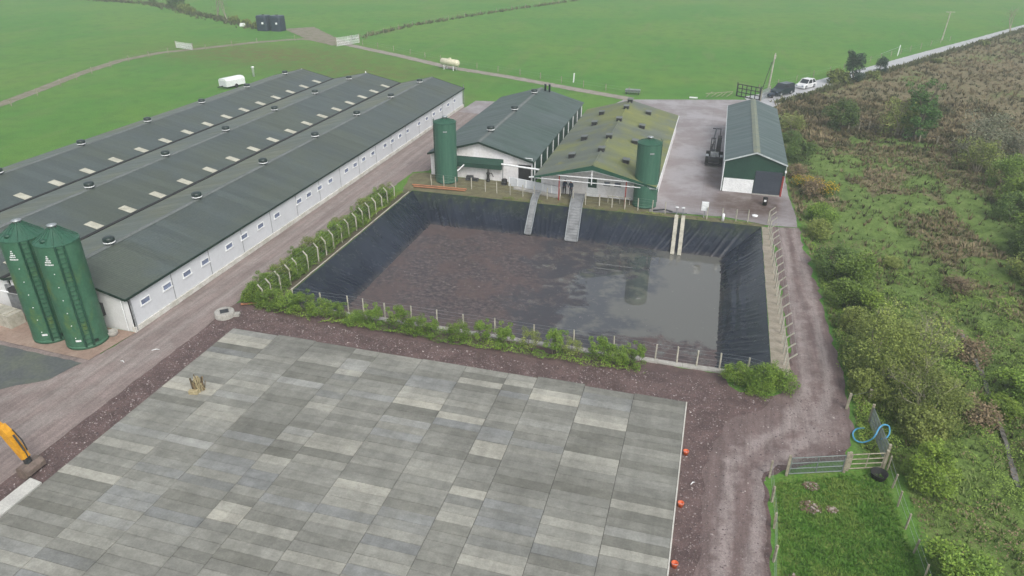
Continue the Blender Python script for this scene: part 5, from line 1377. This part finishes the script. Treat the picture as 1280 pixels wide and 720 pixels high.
def plant_proto(seed, r, h, nleaf, leaf, mleaf, trunks=4, clumps=22, fill=.55, low=.12, twigs=True, mbark=None, gens=2, thick=.05, flower=None, cone=False, name='shrub', ivy=False, spread=.9):
    rng = np.random.default_rng(seed)
    segs, tips = grow(rng, r, h, trunks, spread, gens, thick)
    C = []
    for i in range(clumps):
        a = rng.uniform(0, 6.283); zz = rng.uniform(low, 1.0)
        if cone: rr = (1 - zz) ** .8 * rng.uniform(.45, 1)
        else: rr = math.sqrt(max(.04, 1 - ((zz - .45) / .62) ** 2)) * rng.uniform(.35, 1) ** .6
        C.append((math.cos(a) * rr * r * .82, math.sin(a) * rr * r * .82, zz * h * .88, rng.uniform(.16, .34) * r * (.6 if cone else 1), rng.uniform(-.22, .22)))
    for tp in tips[:: max(1, len(tips) // 14)]:
        if math.hypot(tp[0], tp[1]) < r * 1.05 and tp[2] < h * 1.05: C.append((tp[0], tp[1], tp[2], .2 * r, rng.uniform(-.15, .25)))
    C = np.array(C); w = C[:, 3] ** 2; idx = rng.choice(len(C), nleaf, p=w / w.sum())
    dv = rng.normal(size=(nleaf, 3)); dv /= np.linalg.norm(dv, axis=1)[:, None]
    rad = C[idx, 3] * (fill + (1.12 - fill) * rng.uniform(0, 1, nleaf) ** .7) * rng.choice([1, 1, 1, 1.25], nleaf)
    P = C[idx, :3] + dv * rad[:, None] * np.array((1, 1, .85)); P[:, 2] = np.maximum(P[:, 2], .03)
    tone = np.clip(.48 + C[idx, 4] + rng.normal(0, .17, nleaf), 0, 1)
    V, F = leaf_quads(P, leaf, .7, .62, rng)
    root = thing(name, 'plant', 'shrub')
    mats = [LM[mleaf]]
    o = np_mesh('foliage', V, F, mats, np.repeat(tone, 4), root)
    if flower:
        n2 = int(nleaf * flower); k = rng.choice(nleaf, n2, p=None)
        k = k[P[k, 2] > h * .35]; Q = P[k] + dv[k] * .05 + np.array((0, 0, .04))
        V2, F2 = leaf_quads(Q, leaf * .9, .8, .8, rng); np_mesh('blossom', V2, F2, LM['gorse'], np.repeat(rng.uniform(0, 1, len(Q)), 4), root)
    segs = [s for s in segs if math.hypot(s[1][0], s[1][1]) < r * 1.1 and s[1][2] < h * 1.08]
    V3, F3 = twig_tubes(segs, 5 if thick > .07 else 4)
    np_mesh('trunk' if trunks == 1 else 'stems', V3, F3, mbark or M['bark'], None, root, True)
    return root


PROTO = {
    'hedge1': plant_proto(1, .80, 1.25, 4600, .066, 'hedge', 5, 24, name='hedge_shrub', thick=.025),
    'hedge2': plant_proto(2, .68, 1.5, 4000, .066, 'hedge', 5, 18, name='hedge_shrub', thick=.025, low=.2),
    'hedge3': plant_proto(3, .95, .95, 5000, .066, 'hedge', 6, 26, name='hedge_shrub', thick=.02),
    'sparse': plant_proto(4, .7, 1.6, 1900, .062, 'olive', 6, 14, name='hedge_shrub', thick=.02, low=.3),
    'mid1': plant_proto(5, 2.0, 2.9, 6500, .16, 'mid', 4, 34, name='shrub'),
    'mid2': plant_proto(6, 1.8, 2.5, 5200, .16, 'olive', 5, 28, name='shrub'),
    'dark1': plant_proto(7, 2.0, 2.8, 6500, .16, 'dark', 4, 34, name='shrub'),
    'fresh1': plant_proto(8, 1.5, 2.3, 5500, .13, 'fresh', 4, 28, name='shrub'),
    'fresh2': plant_proto(9, 1.7, 2.0, 5500, .14, 'hedge', 4, 30, name='shrub'),
    'grey1': plant_proto(10, 3.4, 5.0, 5200, .22, 'grey', 5, 40, name='scrub_tree', mbark=M['paletwig'], gens=4, thick=.10, fill=.3),
    'grey2': plant_proto(11, 2.6, 3.6, 3600, .20, 'olive', 5, 34, name='scrub_tree', mbark=M['paletwig'], gens=3, thick=.07, fill=.3),
    'brown1': plant_proto(12, 1.5, 1.5, 1900, .14, 'brown', 7, 22, name='shrub', mbark=M['bark'], gens=3, thick=.03, fill=.3),
    'ivy': plant_proto(13, 2.2, 7.6, 7500, .24, 'ivy', 1, 46, name='ivy_tree', gens=3, thick=.22, low=.06, spread=.6),
    'conifer': plant_proto(14, 1.7, 4.8, 5200, .22, 'conifer', 1, 52, name='conifer_tree', gens=2, thick=.14, low=.03, spread=.5),
    'willow': plant_proto(15, 3.4, 5.6, 13000, .15, 'olive', 3, 62, name='willow_tree', mbark=M['paletwig'], gens=4, thick=.13, fill=.25, low=.10),
    'gorse': plant_proto(16, 1.5, 1.4, 3400, .12, 'dark', 6, 30, name='gorse_bush', flower=.55, thick=.03),
    'far': plant_proto(17, 2.6, 5.2, 2600, .42, 'dark', 1, 26, name='far_tree', gens=3, thick=.18, low=.2),
    'farbush': plant_proto(18, 1.8, 2.0, 1500, .34, 'olive', 4, 22, name='far_bush', thick=.05),
    'bare': plant_proto(19, 3.4, 8.5, 500, .22, 'grey', 2, 24, name='bare_tree', mbark=M['paletwig'], gens=4, thick=.16, spread=.7),
}
USED = set()


def put(kind, x, y, label, group, s=1.0, cat='shrub', sz=None, z=None):
    p = PROTO[kind]; zz = ground_z(x, y) if z is None else z; a = random.uniform(0, 6.28)
    sc = (s, s, s * (sz or 1.0))
    if kind not in USED:
        USED.add(kind); p.location = (x, y, zz); p.rotation_euler = (0, 0, a); p.scale = sc; r = p
    else: r = dup(p, (x, y, zz), a, None, sc)
    tag(r, label, cat, group); return r

# hedge between the track and the left posts
i = 0
for y in np.arange(40.3, 64.6, .84):
    k = ['hedge1', 'hedge3', 'hedge2', 'hedge3', 'sparse', 'hedge1'][i % 6]
    put(k, -31.4 + random.uniform(-.35, .35), float(y), f'{ORD[i]} hedge shrub from the near corner in the strip between track and cranked posts', 'hedge shrubs along the left of the pit', random.uniform(1.2, 1.45) * (1 if y < 56 else .95), 'hedge shrub', .85, 0)
    i += 1
# the shrubs along the near lip
F0 = [(-30.9, 39.9, 1.0, 'hedge3'), (-29.6, 39.8, 1.05, 'hedge1'), (-28.3, 39.7, 1.1, 'hedge1'), (-27.0, 39.6, 1.05, 'hedge2'), (-25.6, 39.5, 1.0, 'hedge1'), (-24.2, 39.5, 1.0, 'hedge2'), (-22.7, 39.4, .95, 'hedge3'), (-21.2, 39.45, 1.0, 'hedge2'),
      (-19.5, 39.4, .95, 'hedge2'), (-18.1, 39.4, .95, 'hedge1'), (-16.8, 39.35, .9, 'hedge2'), (-14.9, 39.3, .95, 'hedge1'), (-13.2, 39.3, 1.0, 'hedge2'), (-11.5, 39.3, .9, 'hedge2'), (-9.8, 39.35, .95, 'sparse'),
      (-8.2, 39.35, 1.0, 'hedge2'), (-6.9, 39.4, .9, 'sparse'), (-5.2, 39.5, 1.05, 'hedge2'), (-3.9, 39.5, 1.0, 'hedge1'), (-2.7, 39.55, 1.0, 'hedge2')]
for i, (x, y, s, k) in enumerate(F0):
    put(k, x, y, f'{ORD[i]} shrub from the left in the row before the near pit kerb', 'shrubs along the near side of the pit', s * random.uniform(1.0, 1.28), 'shrub', random.uniform(.85, 1.15), 0)
for i, (x, y, s, k) in enumerate([(3.5, 39.3, .95, 'hedge1'), (4.5, 39.2, 1.05, 'hedge3'), (5.4, 39.25, 1.1, 'hedge1'), (6.2, 39.5, .95, 'hedge3'), (4.9, 38.6, .8, 'hedge3')]):
    put(k, x, y, ['bright shrub at the left end of the clump by the pit corner', 'second bright shrub from the left in the clump by the pit corner', 'tallest bright shrub in the middle of the clump by the pit corner', 'bright shrub of the corner clump standing nearest the wet track', 'low bright shrub at the front of the clump by the pit corner'][i], 'bright shrubs by the near right pit corner', s * 1.25, 'shrub', 1.0, 0)

# the bushes on the moor side
G1 = 'bushes along the wet track'; G2 = 'bushes on the moor'; G3 = 'trees and bushes beside the lane'
for k, x, y, s, sz, lab, g in [
    ('dark1', 10.6, 89.0, .95, 1.0, 'dark bush right behind the green hall', G1), ('grey2', 10.6, 103.5, .8, .8, 'greyish twiggy bush beyond the far end of the hall', G1),
    ('dark1', 10.2, 97.0, .7, .8, 'low dark bush halfway along the hall side', G1), ('brown1', 10.0, 82.5, 1.0, 1.0, 'brown twiggy shrub by the near hall corner', G1),
    ('gorse', 10.3, 79.4, .85, 1.0, 'yellow flowering gorse bush closest to the hall', G1), ('gorse', 12.2, 77.8, 1.15, .9, 'wide yellow flowering gorse bush behind the smaller one', G1), ('brown1', 10.9, 76.6, 1.1, 1.1, 'brown bare shrub under the yellow gorse', G1),
    ('fresh2', 11.3, 70.0, .9, 1.0, 'fresh green rounded bush past the gorse along the track', G1), ('mid2', 10.8, 66.2, .75, .9, 'small olive bush next to the concrete end of the track', G1),
    ('dark1', 11.3, 57.6, .95, 1.0, 'dark green bush at the bend of the track hedge', G1), ('mid1', 12.4, 55.0, .95, 1.05, 'big mid green bush behind the dark one by the track', G1), ('mid1', 12.0, 51.8, .85, 1.0, 'mid green bush beside the yellow green one', G1),
    ('fresh1', 13.2, 50.4, .95, 1.0, 'yellow green bush standing out among darker track bushes', G1), ('mid2', 11.6, 48.4, .75, .8, 'low olive bush under the yellow green one', G1),
    ('willow', 12.8, 43.0, .92, .9, 'large olive willow with pale limbs beside the track', G1), ('willow', 14.2, 38.8, .72, .8, 'smaller olive willow right of the large one', G1), ('mid2', 11.2, 40.0, .72, .9, 'olive bush at the foot of the willow by the track', G1), ('mid2', 13.5, 36.9, .85, .9, 'olive bush behind the open mesh gate', G1),
    ('fresh1', 13.2, 32.8, 1.0, .95, 'bright green bush behind the black tub corner', G1), ('fresh2', 12.9, 26.2, 1.0, .9, 'rounded green bush at the far end of the paddock fence', G1), ('mid2', 13.6, 23.8, .9, .8, 'olive bush below the rounded green one at the paddock fence', G1),
    ('ivy', 26.0, 103.4, 1.0, 1.0, 'tall ivy clad tree standing alone in the middle of the moor', G2), ('grey2', 24.2, 104.8, 1.1, 1.2, 'bare grey scrub tree leaning on the ivy clad one', G2), ('dark1', 17.2, 106.5, 1.25, 1.15, 'rounded dark bush left of the broken timber fence', G2),
    ('grey1', 32.0, 96.6, 1.05, .95, 'wide pale grey scrub tree at the right of the moor', G2), ('grey1', 36.2, 94.2, .9, .9, 'pale grey scrub tree behind the wide one at the picture edge', G2), ('grey2', 30.2, 91.0, 1.0, 1.0, 'olive scrub tree below the wide pale one', G2),
    ('mid1', 31.6, 86.0, 1.0, 1.1, 'green bush at the top of the right hand hedge line', G2), ('fresh1', 30.8, 79.5, 1.35, 1.1, 'fresh yellow green bush in the right hand hedge line', G2), ('dark1', 29.4, 75.6, 1.0, 1.0, 'dark bush under the fresh one in the right hand hedge line', G2),
    ('fresh2', 29.6, 70.2, 1.2, 1.1, 'bright rounded bush in the right hand hedge line', G2), ('dark1', 28.2, 66.4, 1.05, 1.0, 'dark bush lower down the right hand hedge line', G2), ('grey2', 27.0, 61.5, .9, .8, 'grey twiggy scrub at the lower end of the right hand hedge line', G2), ('mid1', 27.4, 57.0, 1.0, .9, 'green bush closing the lower end of the hedge line', G2),
    ('fresh2', 20.6, 43.0, 1.0, .75, 'low bright green bush beyond the ditch', G2), ('fresh1', 18.9, 41.2, .85, .55, 'low yellow green bush on the ditch bank', G2), ('brown1', 18.4, 46.6, 1.0, 1.0, 'brown dead shrub over the ditch', G2), ('brown1', 17.2, 39.4, .9, .9, 'small brown shrub lower down the ditch', G2),
    ('brown1', 20.6, 58.0, 1.0, .6, 'flat brown shrub in the middle of the lower moor', G2), ('mid2', 16.2, 60.8, .55, .5, 'small low olive bush in the middle of the lower moor', G2), ('grey2', 15.6, 49.0, .55, .45, 'small grey green scrub next to the yellow green bush', G2),
    ('conifer', 23.0, 140.6, 1.1, 1.05, 'dark bushy conifer beside the lane', G3), ('farbush', 20.3, 138.6, 1.2, 1.0, 'light olive bush left of the conifer beside the lane', G3), ('conifer', 29.0, 150.6, .75, .85, 'smaller dark conifer farther along the lane', G3), ('farbush', 27.2, 147.0, .8, .7, 'low bush between the two conifers', G3),
    ('farbush', 42.5, 168.0, .7, .6, 'low bush on the moor side of the lane past the conifers', G3), ('farbush', 58.0, 195.0, .8, .7, 'low bush on the moor side of the lane past the far pole', G3), ('bare', 71.0, 221.0, .9, .75, 'thin bare tree standing over the lane at the picture edge', G3),
]:
    put(k, x, y, lab, g, s, 'tree' if 'tree' in PROTO[k].name or 'conifer' in k or k == 'willow' else 'bush', sz)
G4 = 'trees in the far left hedge'
for k, x, y, s, lab in [('far', -181, 208, .6, 'small dark tree at the left end of the far hedge'), ('far', -168, 201, .75, 'middle dark tree of the far hedge'), ('far', -163.5, 199, .95, 'biggest dark tree of the far hedge'), ('farbush', -158, 194, 1.1, 'low bush right of the biggest far tree'), ('farbush', -152, 189, 1.0, 'small bush in the gap of the far hedge'),
                          ('bare', -139.5, 184, 1.05, 'tall pale bare tree in the far hedge'), ('bare', -131, 177.5, .85, 'shorter pale bare tree in the far hedge'), ('farbush', -128, 176, .9, 'scrubby bush under the bare trees'), ('farbush', -121, 171.2, .9, 'olive bush above the white sack'), ('farbush', -115.6, 169.0, .9, 'bush beside the dark tanks'), ('farbush', -196, 211, .9, 'bush at the outer left of the far hedge')]:
    put(k, x, y, lab, G4, s, 'tree' if k in ('far', 'bare') else 'bush')
for k in PROTO:
    if k not in USED: raise RuntimeError('unused plant ' + k)

# ------------------------------------------------------------------ stuff
def tufts(name, P, Z, size, blades, tone, m, label, cat, wide=.16, lean=.55, rng=RNG):
    n = len(P); N = n * blades
    b = np.repeat(np.column_stack([P, Z]), blades, 0); s = np.repeat(size, blades) * rng.uniform(.6, 1.2, N)
    a = rng.uniform(0, 6.283, N); ln = rng.uniform(.15, 1.0, N) * lean
    d = np.column_stack([np.cos(a) * ln, np.sin(a) * ln, np.ones(N)]); sd = np.column_stack([-np.sin(a), np.cos(a), np.zeros(N)])
    off = np.column_stack([np.cos(a), np.sin(a), np.zeros(N)]) * (s * .18)[:, None]
    w = (s * wide)[:, None]; b = b + off - np.array((0, 0, .05))
    V = np.stack([b - sd * w, b + sd * w, b + d * s[:, None] + sd * w * .35, b + d * s[:, None] - sd * w * .35], 1).reshape(-1, 3)
    t = np.clip(np.repeat(tone, blades) + rng.normal(0, .10, N), 0, 1)
    o = np_mesh(name, V, np.arange(4 * N).reshape(-1, 4), m, np.repeat(t, 4))
    return tag(o, label, cat, kind='stuff')

M['rush'] = leaf_mat('rush', (.052, .058, .023), (.148, .118, .060), (.240, .196, .118), .8)
M['sward'] = leaf_mat('sward', (.062, .100, .027), (.120, .174, .047), (.178, .232, .074), .8)

def moor_points(n, xr, yr, lo=None, hi=None, keep=lambda b, x, y: True, margin=.4):
    P = np.column_stack([RNG.uniform(*xr, n), RNG.uniform(*yr, n)]); P = P[sdf(P, ROUGH) > margin]
    out, Z, B = [], [], []
    sdv = sdf(P, ROUGH); dl = linedist(P, STREAM)
    for (x, y), sd, d in zip(P, sdv, dl):
        if d < .2: continue
        b = brown_at(x, y)
        if keep(b, x, y): out.append((x, y)); B.append(b); Z.append(ground_z(x, y, sd))
    return np.array(out), np.array(Z), np.array(B)

P1, Z1, B1 = moor_points(17000, (9, 42), (34, 128), keep=lambda b, x, y: random.random() < .07 + b * .85)
P2, Z2, B2 = moor_points(15000, (9, 96), (90, 236), keep=lambda b, x, y: random.random() < .8)
P = np.vstack([P1, P2]); Z = np.concatenate([Z1, Z2]); B = np.concatenate([B1, B2])
tn = np.clip(np.array([.48 + .75 * fbm(x, y, 4.5, 6.6) for x, y in P]) + RNG.normal(0, .2, len(P)) - (B < .35) * .38, 0, 1)
tufts('rush_tufts', P, Z, RNG.uniform(.24, .52, len(P)) * np.where(P[:, 1] > 98, 1.15, .9), 9, tn, M['rush'], 'brown and tan rush tufts scattered over the moor', 'rushes', .15, 1.25)
P, Z, B = moor_points(26000, (9, 34), (22, 104), keep=lambda b, x, y: random.random() < ((1 - b) * .8 if y < 56 else (.5 if b > .22 else .12)))
tn = np.clip(np.array([.48 + .6 * fbm(x, y, 3.0, 3.3) for x, y in P]) + RNG.normal(0, .12, len(P)), 0, 1)
tufts('moor_grass', P, Z, RNG.uniform(.14, .34, len(P)), 5, tn, M['sward'], 'rough green grass between the rush tufts', 'grass', .14, .9)
M['margin'] = leaf_mat('margin_grass', (.060, .080, .030), (.120, .130, .058), (.190, .180, .095), .8)
def margin(name, line, n, wd, label, size=.75):
    L = np.array(line, float); sg = np.linalg.norm(np.diff(L, axis=0), axis=1); cum = np.concatenate([[0], np.cumsum(sg)])
    t = RNG.uniform(0, cum[-1], n); P = np.column_stack([np.interp(t, cum, L[:, 0]), np.interp(t, cum, L[:, 1])]) + RNG.normal(0, wd, (n, 2))
    tufts(name, P, np.zeros(n), RNG.uniform(.5, 1.2, n) * size, 6, np.clip(RNG.normal(.4, .25, n), 0, 1), M['margin'], label, 'grass', .2, .9)
margin('field_margin', [(-84, 158), (-79.5, 184), (-70, 213), (-56, 247), (-38, 290)], 420, .5, 'rough grass margin along the far meadow boundary')
margin('hedge_margin', [(-230, 214), (-199, 210), (-181, 207), (-166, 199), (-150, 188), (-138, 182), (-126, 174), (-114, 167)], 900, 1.2, 'rough brown grass under the far left hedge')
margin('lane_margin', [(9.5, 119.6), (12, 122.6), (21, 137.6), (29.6, 151), (39.6, 167), (51.5, 186.6), (75.5, 225)], 1100, .4, 'rough grass on the moor side of the lane', .6)
# brambles and low leafy cover near the camera
def cover(name, n, xr, yr, dens, leaf, hmax, mleaf, label, zone=ROUGH, seedv=1.0, thr=0.0, edge=.35):
    P = np.column_stack([RNG.uniform(*xr, n), RNG.uniform(*yr, n)]); P = P[sdf(P, zone) > edge]
    h = np.array([fbm(x, y, 2.1, seedv) + .35 * fbm(x, y, .7, seedv + 3) for x, y in P]); ok = h > thr; P, h = P[ok], h[ok]
    keep = RNG.uniform(0, 1, len(P)) < dens; P, h = P[keep], h[keep]
    sdv = sdf(P, ROUGH)
    z = np.array([ground_z(x, y, s) for (x, y), s in zip(P, sdv)]) + np.clip((h - thr) * 1.5, .05, 1) * hmax * RNG.uniform(.35, 1, len(P)) ** .5
    tone = np.clip(.45 + .5 * (h - thr) * .6 + RNG.normal(0, .16, len(P)) + np.array([.45 * fbm(x, y, 5, 9) for x, y in P]), 0, 1)
    V, F = leaf_quads(np.column_stack([P, z]), leaf, 1.3, .65)
    return tag(np_mesh(name, V, F, LM[mleaf], np.repeat(tone, 4)), label, 'undergrowth', kind='stuff')
cover('undergrowth', 100000, (10, 24), (20, 62), .95, .095, .55, 'mid', 'leafy bramble undergrowth filling the slope by the ditch', seedv=1.0, thr=-.18)
cover('dead_undergrowth', 34000, (10, 26), (20, 66), .9, .10, .42, 'brown', 'dead brown stalks among the brambles', seedv=6.2, thr=.10)
VERGE = [(9.8, 34.5), (10.3, 42), (10.0, 50), (9.6, 60), (9.2, 67), (10.4, 67), (11.2, 58), (11.6, 50), (11.8, 42), (11.6, 34.5)]
cover('verge_growth', 12000, (9, 12), (34, 67), .9, .10, .3, 'hedge', 'bright grass and weeds along the edge of the wet track', VERGE, 4.0, -.35)
# low growth under the near hedge and along the pit verges
for nm, zone, n, hm, ml, lab, lf in (
    ('hedge_weeds', [(-32.5, 39.6), (-27, 38.7), (-18, 38.5), (-8, 38.35), (-2.0, 38.7), (-2.0, 39.9), (-12, 40.0), (-29.8, 40.4), (-32.4, 41)], 30000, .42, 'hedge', 'low weeds under the shrubs along the near kerb', .085),
    ('strip_weeds', [(-32.4, 40.5), (-30.2, 40.5), (-30.1, 66), (-31.4, 66), (-32.3, 55)], 26000, .5, 'hedge', 'weeds and grass between the cranked posts and the track', .085),
    ('lip_weeds', [(-20, 66.5), (5.5, 66.5), (5.5, 66.95), (-9, 67.1), (-20, 67.3)], 4500, .20, 'olive', 'thin line of weeds on the far lip of the pit', .10)):
    cover(nm, n, (min(p[0] for p in zone), max(p[0] for p in zone)), (min(p[1] for p in zone), max(p[1] for p in zone)), .9, lf, hm, ml, lab, zone, 2.7, edge=.04, thr=-.4 if nm != 'lip_weeds' else 0.0)
# paddock grass
PD = [(5.5, 18), (5.5, 30.7), (9.2, 32.4), (11.2, 33.0), (11.3, 30), (11.6, 26), (12.0, 18)]
P = np.column_stack([RNG.uniform(5.4, 12, 20000), RNG.uniform(18, 33, 20000)]); P = P[sdf(P, PD) > .1]
tn = np.clip(np.array([.58 + .7 * fbm(x, y, 2.2, 1.2) for x, y in P]) + RNG.normal(0, .12, len(P)), 0, 1)
tufts('paddock_grass', P, np.full(len(P), .02), RNG.uniform(.07, .16, len(P)), 4, tn, leaf_mat('paddock_blade', (.052, .140, .016), (.098, .225, .030), (.180, .265, .052), .75), 'short lush grass blades of the paddock', 'grass', .20, 1.1)
# loose stones
ZG = [(-32.7, 14), (-32.7, 37.8), (-31.5, 39.4), (-27, 38.6), (-18, 38.3), (-8, 38.1), (-1, 39.3), (3.3, 39.3), (6.6, 38.0), (9.6, 43), (9.8, 37.5), (9.3, 33.7), (6.9, 32.5), (5.1, 31), (5.0, 18), (.8, 18), (.8, 36.3), (-30.6, 36.5), (-30.7, 14)]
P = np.column_stack([RNG.uniform(-33, 10, 60000), RNG.uniform(14, 44, 60000)]); P = P[(sdf(P, ZG) > .02)]
n = len(P); s = RNG.uniform(.014, .045, n) * RNG.choice([1, 1, 1, 1.7], n)
oc = np.array([(1, 0, 0), (0, 1, 0), (-1, 0, 0), (0, -1, 0), (0, 0, .8)], float)
a = RNG.uniform(0, 6.283, n); sx = RNG.uniform(.7, 1.3, n)
X = oc[None, :, 0] * sx[:, None]; Y = oc[None, :, 1] + 0 * X
V = np.stack([(X * np.cos(a)[:, None] - Y * np.sin(a)[:, None]) * s[:, None] + P[:, :1], (X * np.sin(a)[:, None] + Y * np.cos(a)[:, None]) * s[:, None] + P[:, 1:2], oc[None, :, 2] * s[:, None] + .012], 2).reshape(-1, 3)
F = (np.arange(n)[:, None, None] * 5 + np.array([(0, 1, 4), (1, 2, 4), (2, 3, 4), (3, 0, 4)])[None]).reshape(-1, 3)
ms = leaf_mat('stone_chip', (.070, .055, .058), (.165, .130, .128), (.42, .38, .36), .85)
tag(np_mesh('gravel_stones', V, F, ms, np.repeat(np.clip(RNG.normal(.40, .22, n), 0, 1), 5)), 'loose purple and pale stones lying on the gravel', 'gravel', kind='stuff')

# ------------------------------------------------------------------ haze
hz = bpy.data.materials.new('haze'); hz.use_nodes = True; ht = hz.node_tree
for nd in list(ht.nodes):
    if nd.type == 'BSDF_PRINCIPLED': ht.nodes.remove(nd)
pv = ht.nodes.new('ShaderNodeVolumePrincipled'); pv.inputs['Color'].default_value = (.86, .93, .97, 1); pv.inputs['Density'].default_value = HAZE
pv.inputs['Anisotropy'].default_value = .2
out = [nd for nd in ht.nodes if nd.type == 'OUTPUT_MATERIAL'][0]; ht.links.new(pv.outputs[0], out.inputs['Volume'])
mb = MB(); mb.box(-1510, -1510, -4.2, 1510, 1510, 31)
tag(mb.build('haze', hz), 'thin pale mist drifting over the far meadow', 'haze', kind='stuff')
